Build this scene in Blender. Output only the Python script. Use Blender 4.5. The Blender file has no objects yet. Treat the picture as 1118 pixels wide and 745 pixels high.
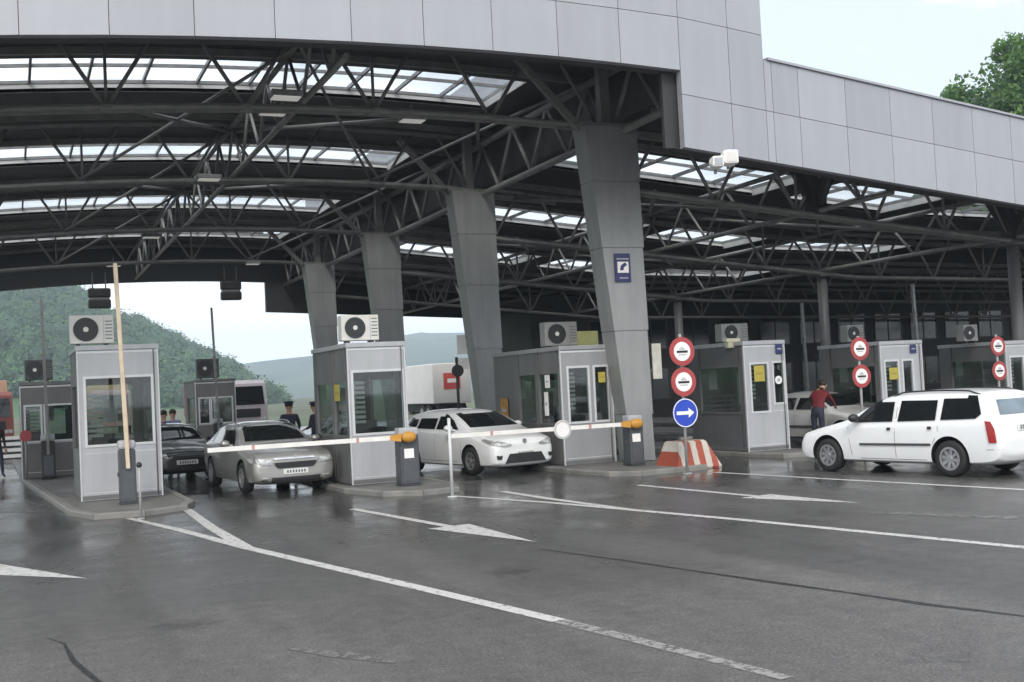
import bpy, bmesh, math, random
from mathutils import Vector, Matrix
from mathutils.bvhtree import BVHTree
random.seed(7)
R = math.radians
scene = bpy.context.scene
COL = scene.collection

# ------------------------------------------------------------------ camera geometry
W0, H0, F = 1118.0, 745.0, 1250.0
YAW, PIT, ROLL, CH = 0.41384, 0.03798, 0.05, 1.99
fh = Vector((math.sin(YAW), math.cos(YAW), 0)); rh = Vector((math.cos(YAW), -math.sin(YAW), 0)); up = Vector((0, 0, 1))
fw = math.cos(PIT) * fh + math.sin(PIT) * up
u0 = -math.sin(PIT) * fh + math.cos(PIT) * up
cr = math.cos(ROLL) * rh - math.sin(ROLL) * u0
cu = math.sin(ROLL) * rh + math.cos(ROLL) * u0
CAM = Vector((0, 0, CH))
def ray(x, y): return (x - W0 / 2) / F * cr - (y - H0 / 2) / F * cu + fw
def gz(x, y, z=0.0):
    d = ray(x, y); t = (z - CH) / d.z; return CAM + d * t
def gv(x, y, v):
    d = ray(x, y); return CAM + d * (v / d.y)

# ------------------------------------------------------------------ materials
def nt(m): return m.node_tree.nodes, m.node_tree.links
MATS = {}
def mat(name, col, rough=.5, metal=0., var=.08, scale=6., bump=0., bscale=40., spec=.5, coat=0., rvar=0., streak=0.):
    if name in MATS: return MATS[name]
    m = bpy.data.materials.new(name); m.use_nodes = True
    n, l = nt(m); b = n['Principled BSDF']
    b.inputs['Roughness'].default_value = rough; b.inputs['Metallic'].default_value = metal
    b.inputs['Specular IOR Level'].default_value = spec
    b.inputs['Coat Weight'].default_value = coat; b.inputs['Coat Roughness'].default_value = .06
    tc = n.new('ShaderNodeTexCoord')
    nz = n.new('ShaderNodeTexNoise'); nz.inputs['Scale'].default_value = scale; nz.inputs['Detail'].default_value = 6
    l.new(tc.outputs['Object'], nz.inputs['Vector'])
    mp = n.new('ShaderNodeMapRange'); mp.inputs[1].default_value = .3; mp.inputs[2].default_value = .7
    mp.inputs[3].default_value = 1 - var; mp.inputs[4].default_value = 1 + var
    l.new(nz.outputs['Fac'], mp.inputs[0])
    mx = n.new('ShaderNodeVectorMath'); mx.operation = 'SCALE'; mx.inputs[0].default_value = col
    l.new(mp.outputs[0], mx.inputs['Scale']); l.new(mx.outputs[0], b.inputs['Base Color'])
    if streak:
        ms = n.new('ShaderNodeMapping'); ms.inputs['Scale'].default_value = (2.2, 2.2, .22); l.new(tc.outputs['Object'], ms.inputs[0])
        n3 = n.new('ShaderNodeTexNoise'); n3.inputs['Scale'].default_value = 1.6; n3.inputs['Detail'].default_value = 5; n3.inputs['Roughness'].default_value = .65; l.new(ms.outputs[0], n3.inputs[0])
        m3 = n.new('ShaderNodeMapRange'); m3.inputs[1].default_value = .36; m3.inputs[2].default_value = .66; m3.inputs[3].default_value = 1 + streak * .35; m3.inputs[4].default_value = 1 - streak; l.new(n3.outputs['Fac'], m3.inputs[0])
        s3 = n.new('ShaderNodeMath'); s3.operation = 'MULTIPLY'; l.new(mp.outputs[0], s3.inputs[0]); l.new(m3.outputs[0], s3.inputs[1]); l.new(s3.outputs[0], mx.inputs['Scale'])
    if rvar:
        rr = n.new('ShaderNodeMapRange'); rr.inputs[1].default_value = .3; rr.inputs[2].default_value = .7
        rr.inputs[3].default_value = max(0, rough - rvar); rr.inputs[4].default_value = min(1, rough + rvar)
        l.new(nz.outputs['Fac'], rr.inputs[0]); l.new(rr.outputs[0], b.inputs['Roughness'])
    if bump:
        n2 = n.new('ShaderNodeTexNoise'); n2.inputs['Scale'].default_value = bscale; n2.inputs['Detail'].default_value = 5
        l.new(tc.outputs['Object'], n2.inputs['Vector'])
        bp = n.new('ShaderNodeBump'); bp.inputs['Strength'].default_value = bump; bp.inputs['Distance'].default_value = .02
        l.new(n2.outputs['Fac'], bp.inputs['Height']); l.new(bp.outputs[0], b.inputs['Normal'])
    MATS[name] = m; return m

steel = mat('painted_steel', (.21, .207, .198), .45, .0, .2, 3, rvar=.1)
steel_l = mat('galvanised_steel', (.20, .20, .20), .45, .3, .2, 5)
deck = mat('roof_sheet', (.06, .058, .055), .6, 0, .25, 2)
clad = mat('aluminium_cladding', (.36, .367, .392), .42, .35, .045, .6, rvar=.05, streak=.04)
clads = [clad, mat('aluminium_cladding_b', (.345, .351, .377), .45, .35, .045, .6, rvar=.05, streak=.05), mat('aluminium_cladding_c', (.372, .378, .405), .40, .35, .045, .6, rvar=.05, streak=.04)]
clad_gap = mat('cladding_gap', (.28, .28, .30), .7)
trim_dark = mat('dark_trim', (.04, .04, .042), .6)
col_m = mat('column_cladding', (.30, .303, .30), .42, .25, .08, 1.4, rvar=.06, streak=.12)
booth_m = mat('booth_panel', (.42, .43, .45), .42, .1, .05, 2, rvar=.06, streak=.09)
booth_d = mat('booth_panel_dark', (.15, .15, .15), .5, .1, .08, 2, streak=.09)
booth_f = mat('booth_frame', (.58, .59, .60), .38, .2, .05, 4)
upst = mat('skylight_upstand', (.5, .5, .49), .6, 0, .08, 2)
white_p = mat('white_plastic', (.66, .65, .61), .45, 0, .05, 6)
dark_p = mat('dark_plastic', (.02, .02, .021), .5, 0, .2, 8)
cab_m = mat('cabinet_grey', (.06, .066, .075), .45, 0, .12, 5)
orange = mat('orange_cover', (.55, .27, .04), .5, 0, .1, 8)
armw = mat('barrier_arm_white', (.78, .76, .72), .45, 0, .07, 6)
armc = mat('barrier_arm_cream', (.62, .52, .38), .5, 0, .1, 5)
armr = mat('barrier_arm_red', (.52, .27, .24), .5, 0, .1, 6)
red_s = mat('sign_red', (.36, .05, .052), .45, 0, .08, 6)
white_s = mat('sign_white', (.82, .80, .78), .45, 0, .05, 6)
blue_s = mat('sign_blue', (.02, .06, .45), .4, 0, .08, 6)
navy_s = mat('sign_navy', (.02, .025, .11), .4, 0, .08, 6)
black_s = mat('sign_black', (.015, .015, .017), .5)
grey_s = mat('sign_grey', (.38, .40, .42), .5)
yellow_s = mat('sign_yellow', (.42, .35, .06), .5, 0, .12, 12)
concrete = mat('concrete', (.205, .2, .185), .6, 0, .22, 2.5, bump=.25, bscale=30, rvar=.15)
rubber = mat('rubber', (.015, .015, .015), .75)
rim_m = mat('alloy_rim', (.38, .38, .39), .35, .7, .1, 10)
chrome = mat('chrome', (.7, .7, .7), .15, 1, .02)
glassd = mat('tinted_car_glass', (.012, .014, .015), .04, 0, .1, 4, spec=.6)
glassb = mat('light_car_glass', (.10, .15, .19), .05, 0, .25, 3, spec=.8)
headl = mat('headlamp_glass', (.5, .51, .5), .06, .3, .4, 14, spec=.8)
tail = mat('tail_lamp_red', (.34, .018, .015), .12, 0, .1, 20)
plate_m = mat('number_plate', (.75, .75, .73), .4)
skin_m = mat('skin', (.45, .27, .19), .55)
hair_m = mat('dark_hair', (.02, .016, .013), .6)
uni_m = mat('navy_uniform', (.015, .018, .04), .7, 0, .15, 10)
redc_m = mat('red_shirt', (.14, .010, .014), .75, 0, .2, 10)
jean_m = mat('dark_jeans', (.018, .022, .04), .75, 0, .2, 10)
bluec_m = mat('blue_jacket', (.04, .06, .24), .7, 0, .2, 10)
darkc_m = mat('dark_coat', (.03, .018, .02), .75, 0, .2, 10)
trunk_m = mat('bark', (.06, .045, .035), .85, 0, .25, 4, bump=.5, bscale=12)
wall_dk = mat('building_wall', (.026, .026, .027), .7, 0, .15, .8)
win_dk = mat('building_glass', (.015, .018, .02), .1, 0, .1, 2)

def paint(name, c, metal=0.):
    return mat(name, c, .32, metal, .02, 2, coat=.8)
p_white = paint('car_paint_white', (.80, .81, .81))
p_silver = paint('car_paint_silver_beige', (.38, .372, .355), .5)
p_black = paint('car_paint_black', (.012, .012, .013))
p_white2 = paint('car_paint_old_white', (.55, .55, .53))

def glass_clear(name, tint, refl=.12):
    m = bpy.data.materials.new(name); m.use_nodes = True; n, l = nt(m)
    n.remove(n['Principled BSDF']); o = n['Material Output']
    t = n.new('ShaderNodeBsdfTransparent'); t.inputs[0].default_value = (*tint, 1)
    g = n.new('ShaderNodeBsdfGlossy'); g.inputs['Roughness'].default_value = .03
    fr = n.new('ShaderNodeLayerWeight'); fr.inputs[0].default_value = .5     # thin sheet: the same from both sides
    po = n.new('ShaderNodeMath'); po.operation = 'POWER'; po.inputs[1].default_value = 4.; l.new(fr.outputs['Facing'], po.inputs[0])
    ma = n.new('ShaderNodeMath'); ma.operation = 'MULTIPLY_ADD'; ma.inputs[1].default_value = .45; ma.inputs[2].default_value = refl; l.new(po.outputs[0], ma.inputs[0])
    mx = n.new('ShaderNodeMixShader'); l.new(ma.outputs[0], mx.inputs[0]); l.new(t.outputs[0], mx.inputs[1]); l.new(g.outputs[0], mx.inputs[2])
    l.new(mx.outputs[0], o.inputs[0]); return m
booth_g = glass_clear('booth_glass', (.74, .78, .77), .05)
sky_g = glass_clear('skylight_glass', (.88, .91, .93), .03)

def emis(name, c, s):
    m = bpy.data.materials.new(name); m.use_nodes = True; n, l = nt(m); b = n['Principled BSDF']
    b.inputs['Base Color'].default_value = (*c, 1); b.inputs['Emission Color'].default_value = (*c, 1); b.inputs['Emission Strength'].default_value = s
    return m
lamp_e = emis('lamp_diffuser', (.9, .88, .84), .22)

# ------------------------------------------------------------------ mesh builder
class MB:
    def __init__(s): s.v = []; s.f = []; s.mi = []; s.sm = []
    def add(s, vs, fs, mi=0, smooth=False):
        o = len(s.v); s.v += [tuple(v) for v in vs]
        for f in fs: s.f.append([i + o for i in f]); s.mi.append(mi); s.sm.append(smooth)
    def box(s, x0, x1, y0, y1, z0, z1, mi=0):
        s.add([(x0, y0, z0), (x1, y0, z0), (x1, y1, z0), (x0, y1, z0), (x0, y0, z1), (x1, y0, z1), (x1, y1, z1), (x0, y1, z1)],
              [(0, 3, 2, 1), (4, 5, 6, 7), (0, 1, 5, 4), (1, 2, 6, 5), (2, 3, 7, 6), (3, 0, 4, 7)], mi)
    def bbox(s, x0, x1, y0, y1, z0, z1, b=.01, mi=0):     # box with chamfered edges
        bm = bmesh.new(); bmesh.ops.create_cube(bm, size=1)
        for v in bm.verts: v.co = Vector((x0 + (v.co.x + .5) * (x1 - x0), y0 + (v.co.y + .5) * (y1 - y0), z0 + (v.co.z + .5) * (z1 - z0)))
        bmesh.ops.bevel(bm, geom=bm.edges[:], offset=b, segments=2, affect='EDGES', profile=.5)
        s.add([v.co for v in bm.verts], [[v.index for v in f.verts] for f in (bm.verts.index_update(), bm.faces)[1]], mi); bm.free()
    def bar(s, p, q, w, h, mi=0, upv=None):
        p = Vector(p); q = Vector(q); d = (q - p).normalized()
        a = d.cross(upv or Vector((0, 0, 1)))
        if a.length < 1e-4: a = d.cross(Vector((1, 0, 0)))
        a.normalize(); b = a.cross(d)
        a *= w / 2; b *= h / 2
        s.add([p - a - b, p + a - b, p + a + b, p - a + b, q - a - b, q + a - b, q + a + b, q - a + b],
              [(0, 1, 2, 3), (7, 6, 5, 4), (0, 4, 5, 1), (1, 5, 6, 2), (2, 6, 7, 3), (3, 7, 4, 0)], mi)
    def tube(s, pts, r, n=8, mi=0, cap=True):
        pts = [Vector(p) for p in pts]; rs = r if isinstance(r, (list, tuple)) else [r] * len(pts)
        vs = []; fs = []
        for i, p in enumerate(pts):
            d = (pts[min(i + 1, len(pts) - 1)] - pts[max(i - 1, 0)]).normalized()
            a = d.cross(Vector((0, 0, 1)));
            if a.length < 1e-3: a = d.cross(Vector((1, 0, 0)))
            a.normalize(); b = a.cross(d)
            for k in range(n):
                t = 2 * math.pi * k / n; vs.append(p + rs[i] * (math.cos(t) * a + math.sin(t) * b))
        for i in range(len(pts) - 1):
            for k in range(n):
                fs.append((i * n + k, i * n + (k + 1) % n, (i + 1) * n + (k + 1) % n, (i + 1) * n + k))
        s.add(vs, fs, mi, True)
        if cap:
            s.add(vs[:n], [list(range(n))], mi); s.add(vs[-n:], [list(range(n))[::-1]], mi)
    def disc(s, c, ax, r, t, n=32, mi=0, smooth=False):     # solid disc, axis ax, thickness t
        c = Vector(c); ax = Vector(ax).normalized()
        s.tube([c - ax * t / 2, c + ax * t / 2], r, n, mi)
    def ring(s, c, ax, r0, r1, t, n=32, mi=0):
        c = Vector(c); ax = Vector(ax).normalized(); a = ax.cross(Vector((0, 0, 1)))
        if a.length < 1e-3: a = Vector((1, 0, 0))
        a.normalize(); b = a.cross(ax); vs = []
        for k in range(n):
            e = math.cos(2 * math.pi * k / n) * a + math.sin(2 * math.pi * k / n) * b
            vs += [c + e * r0 - ax * t / 2, c + e * r1 - ax * t / 2, c + e * r1 + ax * t / 2, c + e * r0 + ax * t / 2]
        fs = []
        for k in range(n):
            o = 4 * k; p = 4 * ((k + 1) % n)
            for j in range(4): fs.append((o + j, o + (j + 1) % 4, p + (j + 1) % 4, p + j))
        s.add(vs, fs, mi)
    def prism(s, poly, h0, h1, axis='z', mi=0):
        n = len(poly)
        def P(a, b, h): return {'z': (a, b, h), 'y': (a, h, b), 'x': (h, a, b)}[axis]
        vs = [P(a, b, h0) for a, b in poly] + [P(a, b, h1) for a, b in poly]
        s.add(vs, [list(range(n))[::-1], list(range(n, 2 * n))] + [(i, (i + 1) % n, n + (i + 1) % n, n + i) for i in range(n)], mi)
    def ell(s, c, r, mi=0, seg=12, rings=8, rot=None):
        c = Vector(c); vs = []; fs = []
        for i in range(rings + 1):
            th = math.pi * i / rings
            for k in range(seg):
                ph = 2 * math.pi * k / seg
                p = Vector((r[0] * math.sin(th) * math.cos(ph), r[1] * math.sin(th) * math.sin(ph), r[2] * math.cos(th)))
                if rot: p = rot @ p
                vs.append(c + p)
        for i in range(rings):
            for k in range(seg): fs.append((i * seg + k, (i + 1) * seg + k, (i + 1) * seg + (k + 1) % seg, i * seg + (k + 1) % seg))
        s.add(vs, fs, mi, True)
    def build(s, name, mats, parent=None, off=None, fix=True):
        me = bpy.data.meshes.new(name)
        o = Vector(off) if off is not None else Vector((0, 0, 0))
        me.from_pydata([Vector(v) - o for v in s.v], [], s.f)
        for m in (mats if isinstance(mats, (list, tuple)) else [mats]): me.materials.append(m)
        for p, i, k in zip(me.polygons, s.mi, s.sm): p.material_index = i; p.use_smooth = k
        if fix:
            bm = bmesh.new(); bm.from_mesh(me); bmesh.ops.remove_doubles(bm, verts=bm.verts, dist=1e-5)
            bmesh.ops.recalc_face_normals(bm, faces=bm.faces); bm.to_mesh(me); bm.free()
        ob = bpy.data.objects.new(name, me); COL.objects.link(ob)
        if parent: ob.parent = parent
        return ob

def tag(o, label, cat, group=None, kind=None):
    if label: o['label'] = label
    if cat: o['category'] = cat
    if group: o['group'] = group
    if kind: o['kind'] = kind
    return o
def thing(name, label, cat, loc=(0, 0, 0), rz=0, group=None):
    o = bpy.data.objects.new(name, None); COL.objects.link(o); o.location = loc; o.rotation_euler = (0, 0, rz)
    o.empty_display_size = .3
    return tag(o, label, cat, group)
def struct(o): o['kind'] = 'structure'; return o
def copy_tree(o, parent=None):
    c = o.copy(); COL.objects.link(c); c.parent = parent
    for ch in list(o.children): copy_tree(ch, c)
    return c
def bake(ob):
    dg = bpy.context.evaluated_depsgraph_get(); dg.update()
    me = bpy.data.meshes.new_from_object(ob.evaluated_get(dg)); return me

# ------------------------------------------------------------------ ground
def asphalt():
    m = bpy.data.materials.new('wet_asphalt'); m.use_nodes = True; n, l = nt(m); b = n['Principled BSDF']
    tc = n.new('ShaderNodeTexCoord')
    def noise(sc, det=6, rough=.6):
        z = n.new('ShaderNodeTexNoise'); z.inputs['Scale'].default_value = sc; z.inputs['Detail'].default_value = det; z.inputs['Roughness'].default_value = rough
        l.new(tc.outputs['Object'], z.inputs['Vector']); return z
    def rng(src, a, b_, c, d):
        r = n.new('ShaderNodeMapRange'); r.inputs[1].default_value = a; r.inputs[2].default_value = b_; r.inputs[3].default_value = c; r.inputs[4].default_value = d
        l.new(src, r.inputs[0]); return r.outputs[0]
    def math_(op, a, b_):
        k = n.new('ShaderNodeMath'); k.operation = op
        for i, s in enumerate((a, b_)):
            if isinstance(s, (int, float)): k.inputs[i].default_value = s
            else: l.new(s, k.inputs[i])
        return k.outputs[0]
    big = noise(.22, 4); mid = noise(1.1, 6); patch = noise(6, 6, .7); fine = noise(38, 4, .75); grit = noise(70, 2)
    mpg = n.new('ShaderNodeMapping'); mpg.inputs['Scale'].default_value = (1.1, .05, 1); mpg.inputs['Rotation'].default_value = (0, 0, .12); l.new(tc.outputs['Object'], mpg.inputs[0])
    trk = n.new('ShaderNodeTexNoise'); trk.inputs['Scale'].default_value = 1.; trk.inputs['Detail'].default_value = 5; l.new(mpg.outputs[0], trk.inputs[0])   # wheel tracks along the lanes
    sep = n.new('ShaderNodeSeparateXYZ'); l.new(tc.outputs['Object'], sep.inputs[0])
    wetpos = rng(sep.outputs[1], 9., 18., .0, .66)           # more standing water towards the booths
    wet = math_('ADD', wetpos, rng(big.outputs['Fac'], .35, .68, -.2, .40))
    wet = math_('ADD', wet, rng(mid.outputs['Fac'], .3, .7, -.16, .16)); wet = math_('ADD', wet, rng(trk.outputs['Fac'], .3, .7, -.14, .14))
    wetc = n.new('ShaderNodeClamp'); l.new(wet, wetc.inputs[0]); wet = wetc.outputs[0]
    br = math_('MULTIPLY', rng(fine.outputs['Fac'], .25, .75, .2, 1.8), rng(mid.outputs['Fac'], .3, .7, .88, 1.12))
    br = math_('MULTIPLY', br, rng(patch.outputs['Fac'], .3, .7, .76, 1.24)); br = math_('MULTIPLY', br, rng(trk.outputs['Fac'], .3, .7, 1.16, .78))
    br = math_('MULTIPLY', br, rng(grit.outputs['Fac'], .3, .7, .7, 1.3))
    vo = n.new('ShaderNodeTexVoronoi'); vo.inputs['Scale'].default_value = .55; vo.inputs['Randomness'].default_value = 1.; l.new(tc.outputs['Object'], vo.inputs['Vector'])
    oil = math_('ADD', vo.outputs['Distance'], math_('MULTIPLY', patch.outputs['Fac'], .35))
    br = math_('MULTIPLY', br, rng(oil, .22, .36, .55, 1.))
    br = math_('MULTIPLY', br, rng(wet, 0, 1, 1.0, .42))
    sc = n.new('ShaderNodeVectorMath'); sc.operation = 'SCALE'; sc.inputs[0].default_value = (.092, .088, .083)
    l.new(br, sc.inputs['Scale']); l.new(sc.outputs[0], b.inputs['Base Color'])
    l.new(rng(wet, .0, 1, .55, .085), b.inputs['Roughness'])
    b.inputs['Specular IOR Level'].default_value = .5
    bp = n.new('ShaderNodeBump'); bp.inputs['Distance'].default_value = .006
    l.new(rng(wet, 0, 1, .7, .06), bp.inputs['Strength'])
    l.new(math_('ADD', fine.outputs['Fac'], math_('MULTIPLY', grit.outputs['Fac'], .6)), bp.inputs['Height'])
    l.new(bp.outputs[0], b.inputs['Normal'])
    return m
asph = asphalt()
g = MB(); g.add([(-2450, -700, -.05), (2450, -700, -.05), (2450, 2450, -.05), (-2450, 2450, -.05)], [(0, 1, 2, 3)])
struct(g.build('ground', mat('grass_earth', (.07, .085, .045), .9, 0, .3, .05)))
g = MB(); g.add([(-70, -30, 0), (80, -30, 0), (80, 72, 0), (-70, 72, 0)], [(0, 1, 2, 3)])
struct(g.build('road', asph))

# road paint: worn white
def worn_paint(name, c, wear):
    m = bpy.data.materials.new(name); m.use_nodes = True; n, l = nt(m); b = n['Principled BSDF']; o = n['Material Output']
    tc = n.new('ShaderNodeTexCoord'); z = n.new('ShaderNodeTexNoise'); z.inputs['Scale'].default_value = 9; z.inputs['Detail'].default_value = 9; z.inputs['Roughness'].default_value = .75
    l.new(tc.outputs['Object'], z.inputs['Vector'])
    r = n.new('ShaderNodeMapRange'); r.inputs[1].default_value = wear - .06; r.inputs[2].default_value = wear + .08; l.new(z.outputs['Fac'], r.inputs[0])
    b.inputs['Base Color'].default_value = (*c, 1); b.inputs['Roughness'].default_value = .4
    t = n.new('ShaderNodeBsdfTransparent'); mx = n.new('ShaderNodeMixShader')
    l.new(r.outputs[0], mx.inputs[0]); l.new(t.outputs[0], mx.inputs[1]); l.new(b.outputs[0], mx.inputs[2]); l.new(mx.outputs[0], o.inputs[0])
    return m
pw = worn_paint('road_paint', (.52, .51, .49), .39)
pw3 = worn_paint('road_paint_faint', (.15, .146, .14), .45)
pw2 = worn_paint('road_paint_worn', (.27, .262, .25), .44)
tar = worn_paint('crack_tar', (.014, .014, .014), .42)
def stripe(name, pts, w, m, z=.004):
    pts = [Vector((p[0], p[1], 0)) for p in pts]; ws = w if isinstance(w, (list, tuple)) else [w] * len(pts)
    vs = []
    for i, p in enumerate(pts):
        d = (pts[min(i + 1, len(pts) - 1)] - pts[max(i - 1, 0)]).normalized(); nn = Vector((-d.y, d.x, 0)) * ws[i] / 2
        vs += [(p + nn).to_tuple(), (p - nn).to_tuple()]
    vs = [(a, b, z) for a, b, _ in vs]
    b = MB(); b.add(vs, [(2 * i, 2 * i + 1, 2 * i + 3, 2 * i + 2) for i in range(len(pts) - 1)])
    return struct(b.build(name, m, fix=False))
def flat(name, pts, m, z=.004):
    b = MB(); b.add([(p[0], p[1], z) for p in pts], [list(range(len(pts)))]); return struct(b.build(name, m, fix=False))
P = lambda *a: [gz(x, y) for x, y in a]
stripe('lane_line', P((140, 566), (200, 580), (268, 598), (470, 645), (610, 678)), [.12, .16, .17, .16, .15], pw)
stripe('lane_line', P((610, 678), (690, 698), (860, 741)), [.15, .14, .12], pw2)
stripe('lane_line', P((203, 556), (232, 577), (268, 598)), [.16, .18, .2], pw, .006)
stripe('lane_line', P((496, 542), (600, 549), (800, 567), (1118, 598), (1300, 617)), [.14, .16, .16, .16, .16], pw)
stripe('lane_line', P((548, 537), (600, 545), (690, 557)), [.16, .18, .12], pw, .006)
stripe('lane_line', P((780, 516), (900, 523), (1118, 535), (1400, 553)), .14, pw)
stripe('lane_line', P((955, 560), (1010, 562), (1110, 566)), .26, pw3)
stripe('lane_line', P((318, 709), (370, 715), (430, 724)), [.05, .18, .05], pw3)
stripe('lane_line', P((0, 559), (40, 559)), .25, pw3)
def arrow(tail_, headbase, tip, hw, sw):
    t, h, p = [Vector((q.x, q.y, 0)) for q in (tail_, headbase, tip)]
    d = (p - t).normalized(); n_ = Vector((-d.y, d.x, 0))
    flat('lane_arrow', [t + n_ * sw, t - n_ * sw, h - n_ * sw, h - n_ * hw, p, h + n_ * hw, h + n_ * sw], pw)
arrow(gz(385, 556), gz(490, 575), gz(585, 592), .33, .075)
arrow(gz(697, 530), gz(825, 542), gz(940, 549.5), .33, .075)
arrow(gz(-200, 600), gz(-30, 621), gz(96, 632), .36, .08)
stripe('road_crack', P((590, 600), (680, 612), (760, 624), (850, 637), (930, 648), (1010, 660), (1118, 673), (1250, 688)), [.03, .05, .05, .09, .05, .1, .05, .04], tar, .003)
stripe('road_crack', P((52, 697), (70, 703), (80, 722), (95, 735), (112, 748)), [.01, .02, .045, .05, .03], tar, .003)

# kerbed islands
slab_m = mat('island_paving', (.15, .147, .137), .6, 0, .35, 1.6, bump=.25, bscale=30, rvar=.15)
def island(poly):
    b = MB(); n = len(poly); c = Vector((sum(p[0] for p in poly) / n, sum(p[1] for p in poly) / n)); po = [Vector(p) for p in poly]
    sg = 1 if sum(po[i - 1].cross(po[i]) for i in range(n)) > 0 else -1
    inn = []
    for i in range(n):
        d0 = (po[i] - po[i - 1]).normalized(); d1 = (po[(i + 1) % n] - po[i]).normalized(); m_ = Vector((-(d0 + d1).y, (d0 + d1).x)).normalized() * sg
        inn.append(po[i] + m_ * .16)
    for i in range(n):
        p, q, a_, b_ = po[i], po[(i + 1) % n], inn[i], inn[(i + 1) % n]; k = max(1, round((q - p).length / .85))
        for j in range(k):
            e_ = .005 / (q - p).length; t0, t1 = j / k + e_, (j + 1) / k - e_; h = .1 + random.uniform(-.004, .004)
            o0, o1, i0, i1 = p.lerp(q, t0), p.lerp(q, t1), a_.lerp(b_, t0), a_.lerp(b_, t1); u0_, u1_ = o0.lerp(i0, .12), o1.lerp(i1, .12)
            b.add([(*o0, 0), (*o1, 0), (*o1, h - .02), (*o0, h - .02), (*u0_, h), (*u1_, h), (*i1, h), (*i0, h), (*i1, .0), (*i0, .0)],
                  [(0, 1, 2, 3), (3, 2, 5, 4), (4, 5, 6, 7), (7, 6, 8, 9), (0, 3, 4, 7, 9), (1, 8, 6, 5, 2)])
    cc = [q.lerp(p, .004) for p, q in zip(po, inn)]
    b.add([(p.x, p.y, .088) for p in cc], [list(range(n))], 1)
    return struct(b.build('traffic_island', [concrete, slab_m]))
island([(.9, 22.6), (1.25, 21.35), (2.1, 21.2), (2.9, 21.7), (3.15, 22.6), (3.05, 36), (2.6, 52), (-.1, 52), (.2, 34)])
island([(6.0, 22.3), (6.35, 20.9), (7.0, 20.4), (7.8, 20.6), (8.1, 21.6), (8.0, 30), (8.1, 53), (6.1, 53)])
island([(11.0, 22.3), (11.2, 20.9), (11.7, 20.4), (13.4, 20.6), (13.9, 21.6), (13.9, 54), (11.1, 54)])
island([(15.9, 22.6), (16.1, 21.6), (17.2, 21.6), (17.4, 22.6), (17.4, 53), (15.9, 53)])
island([(20.8, 22.6), (21.2, 21.6), (22.3, 21.6), (22.6, 22.6), (22.6, 48), (20.8, 48)])
island([(26.2, 22.6), (26.6, 21.6), (27.7, 21.6), (28, 22.6), (28, 48), (26.2, 48)])

# ------------------------------------------------------------------ canopy
def A(u): return -(u - 8.) ** 2 / 180. if u < 14 else -.2 - .07 * (u - 14)
CN = Vector((12.85, 22.8, 0))
canopy = thing('border_canopy', 'large steel canopy with silver panelled fascia spanning all the control lanes', 'canopy', CN)
def cpart(b, name, m, parent=canopy): return b.build(name, m, parent, CN if parent is canopy else None)
def us(a, b, st=1.4):
    n = max(1, round((b - a) / st)); return [a + (b - a) * i / n for i in range(n + 1)]
ZC, ZT, ZR = 7.98, 9.55, 9.8
def wch(u): return 6.32 - .095 * (u - 14.25) if u < 27 else 5.109 - .02 * (u - 27)
def wrf(u): return wch(u) + 1.78
VT = [23.4, 31.6, 40.9, 50.5]
UL, UR = -9., 60.
def wing_truss(v, u0_, u1_, zb, zt, pan, name='roof_truss', sm=1.):
    b = MB(); n = round((u1_ - u0_) / pan); st = (u1_ - u0_) / n
    fine = us(u0_, u1_, .9)
    for dv in (-.14, .14): b.tube([(u, v + dv, zb(u)) for u in fine], .065 * sm, 8)
    b.tube([(u, v, zt(u)) for u in fine], .08 * sm, 8)
    for i in range(n):
        a = u0_ + i * st; m0, m1 = a + st * .36, a + st * .64
        b.tube([(a, v, zb(a)), (m0, v, zt(m0))], .045 * sm, 6); b.tube([(a + st, v, zb(a + st)), (m1, v, zt(m1))], .045 * sm, 6)
        b.bbox(a - .12, a + .12, v - .2, v + .2, zb(a) - .05, zb(a) + .05, .01)
        if i % 2 == 0: b.tube([(a, v, zb(a)), (a, v, zt(a))], .035 * sm, 6)
    return cpart(b, name, steel)
for v in VT:
    wing_truss(v, UL, 12.75, lambda u: ZC + A(u), lambda u: ZT + A(u), 2.65)
    wing_truss(v, 13.45, UR if v > 30 else 45., wch, lambda u: wch(u) + 1.5, 2.5)
# longitudinal trusses
def long_truss(u, zb, zt, pan=2.3, v0=None, v1=58.6, r=.055):
    v0 = 19.9 + .11 * max(0, u - 12.3)
    b = MB(); n = round((v1 - v0) / pan); st = (v1 - v0) / n
    b.tube([(u, v0, zb), (u, v1, zb)], r + .01, 8); b.tube([(u, v0, zt), (u, v1, zt)], r + .015, 8)
    for i in range(n):
        a = v0 + i * st
        b.tube([(u, a, zt), (u, a + st / 2, zb)], r * .75, 6); b.tube([(u, a + st / 2, zb), (u, a + st, zt)], r * .75, 6)
    return cpart(b, 'longitudinal_truss', steel)
long_truss(5.75, ZC + A(5.75) + .13, ZT - .15); long_truss(13.1, 7.72, 9.2, r=.085); long_truss(-3, ZC + A(-3) + .13, ZT + A(-3) - .15)
long_truss(18.9, wch(18.9) + .13, wch(18.9) + 1.35); long_truss(25.6, wch(25.6) + .13, wch(25.6) + 1.35)
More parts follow.
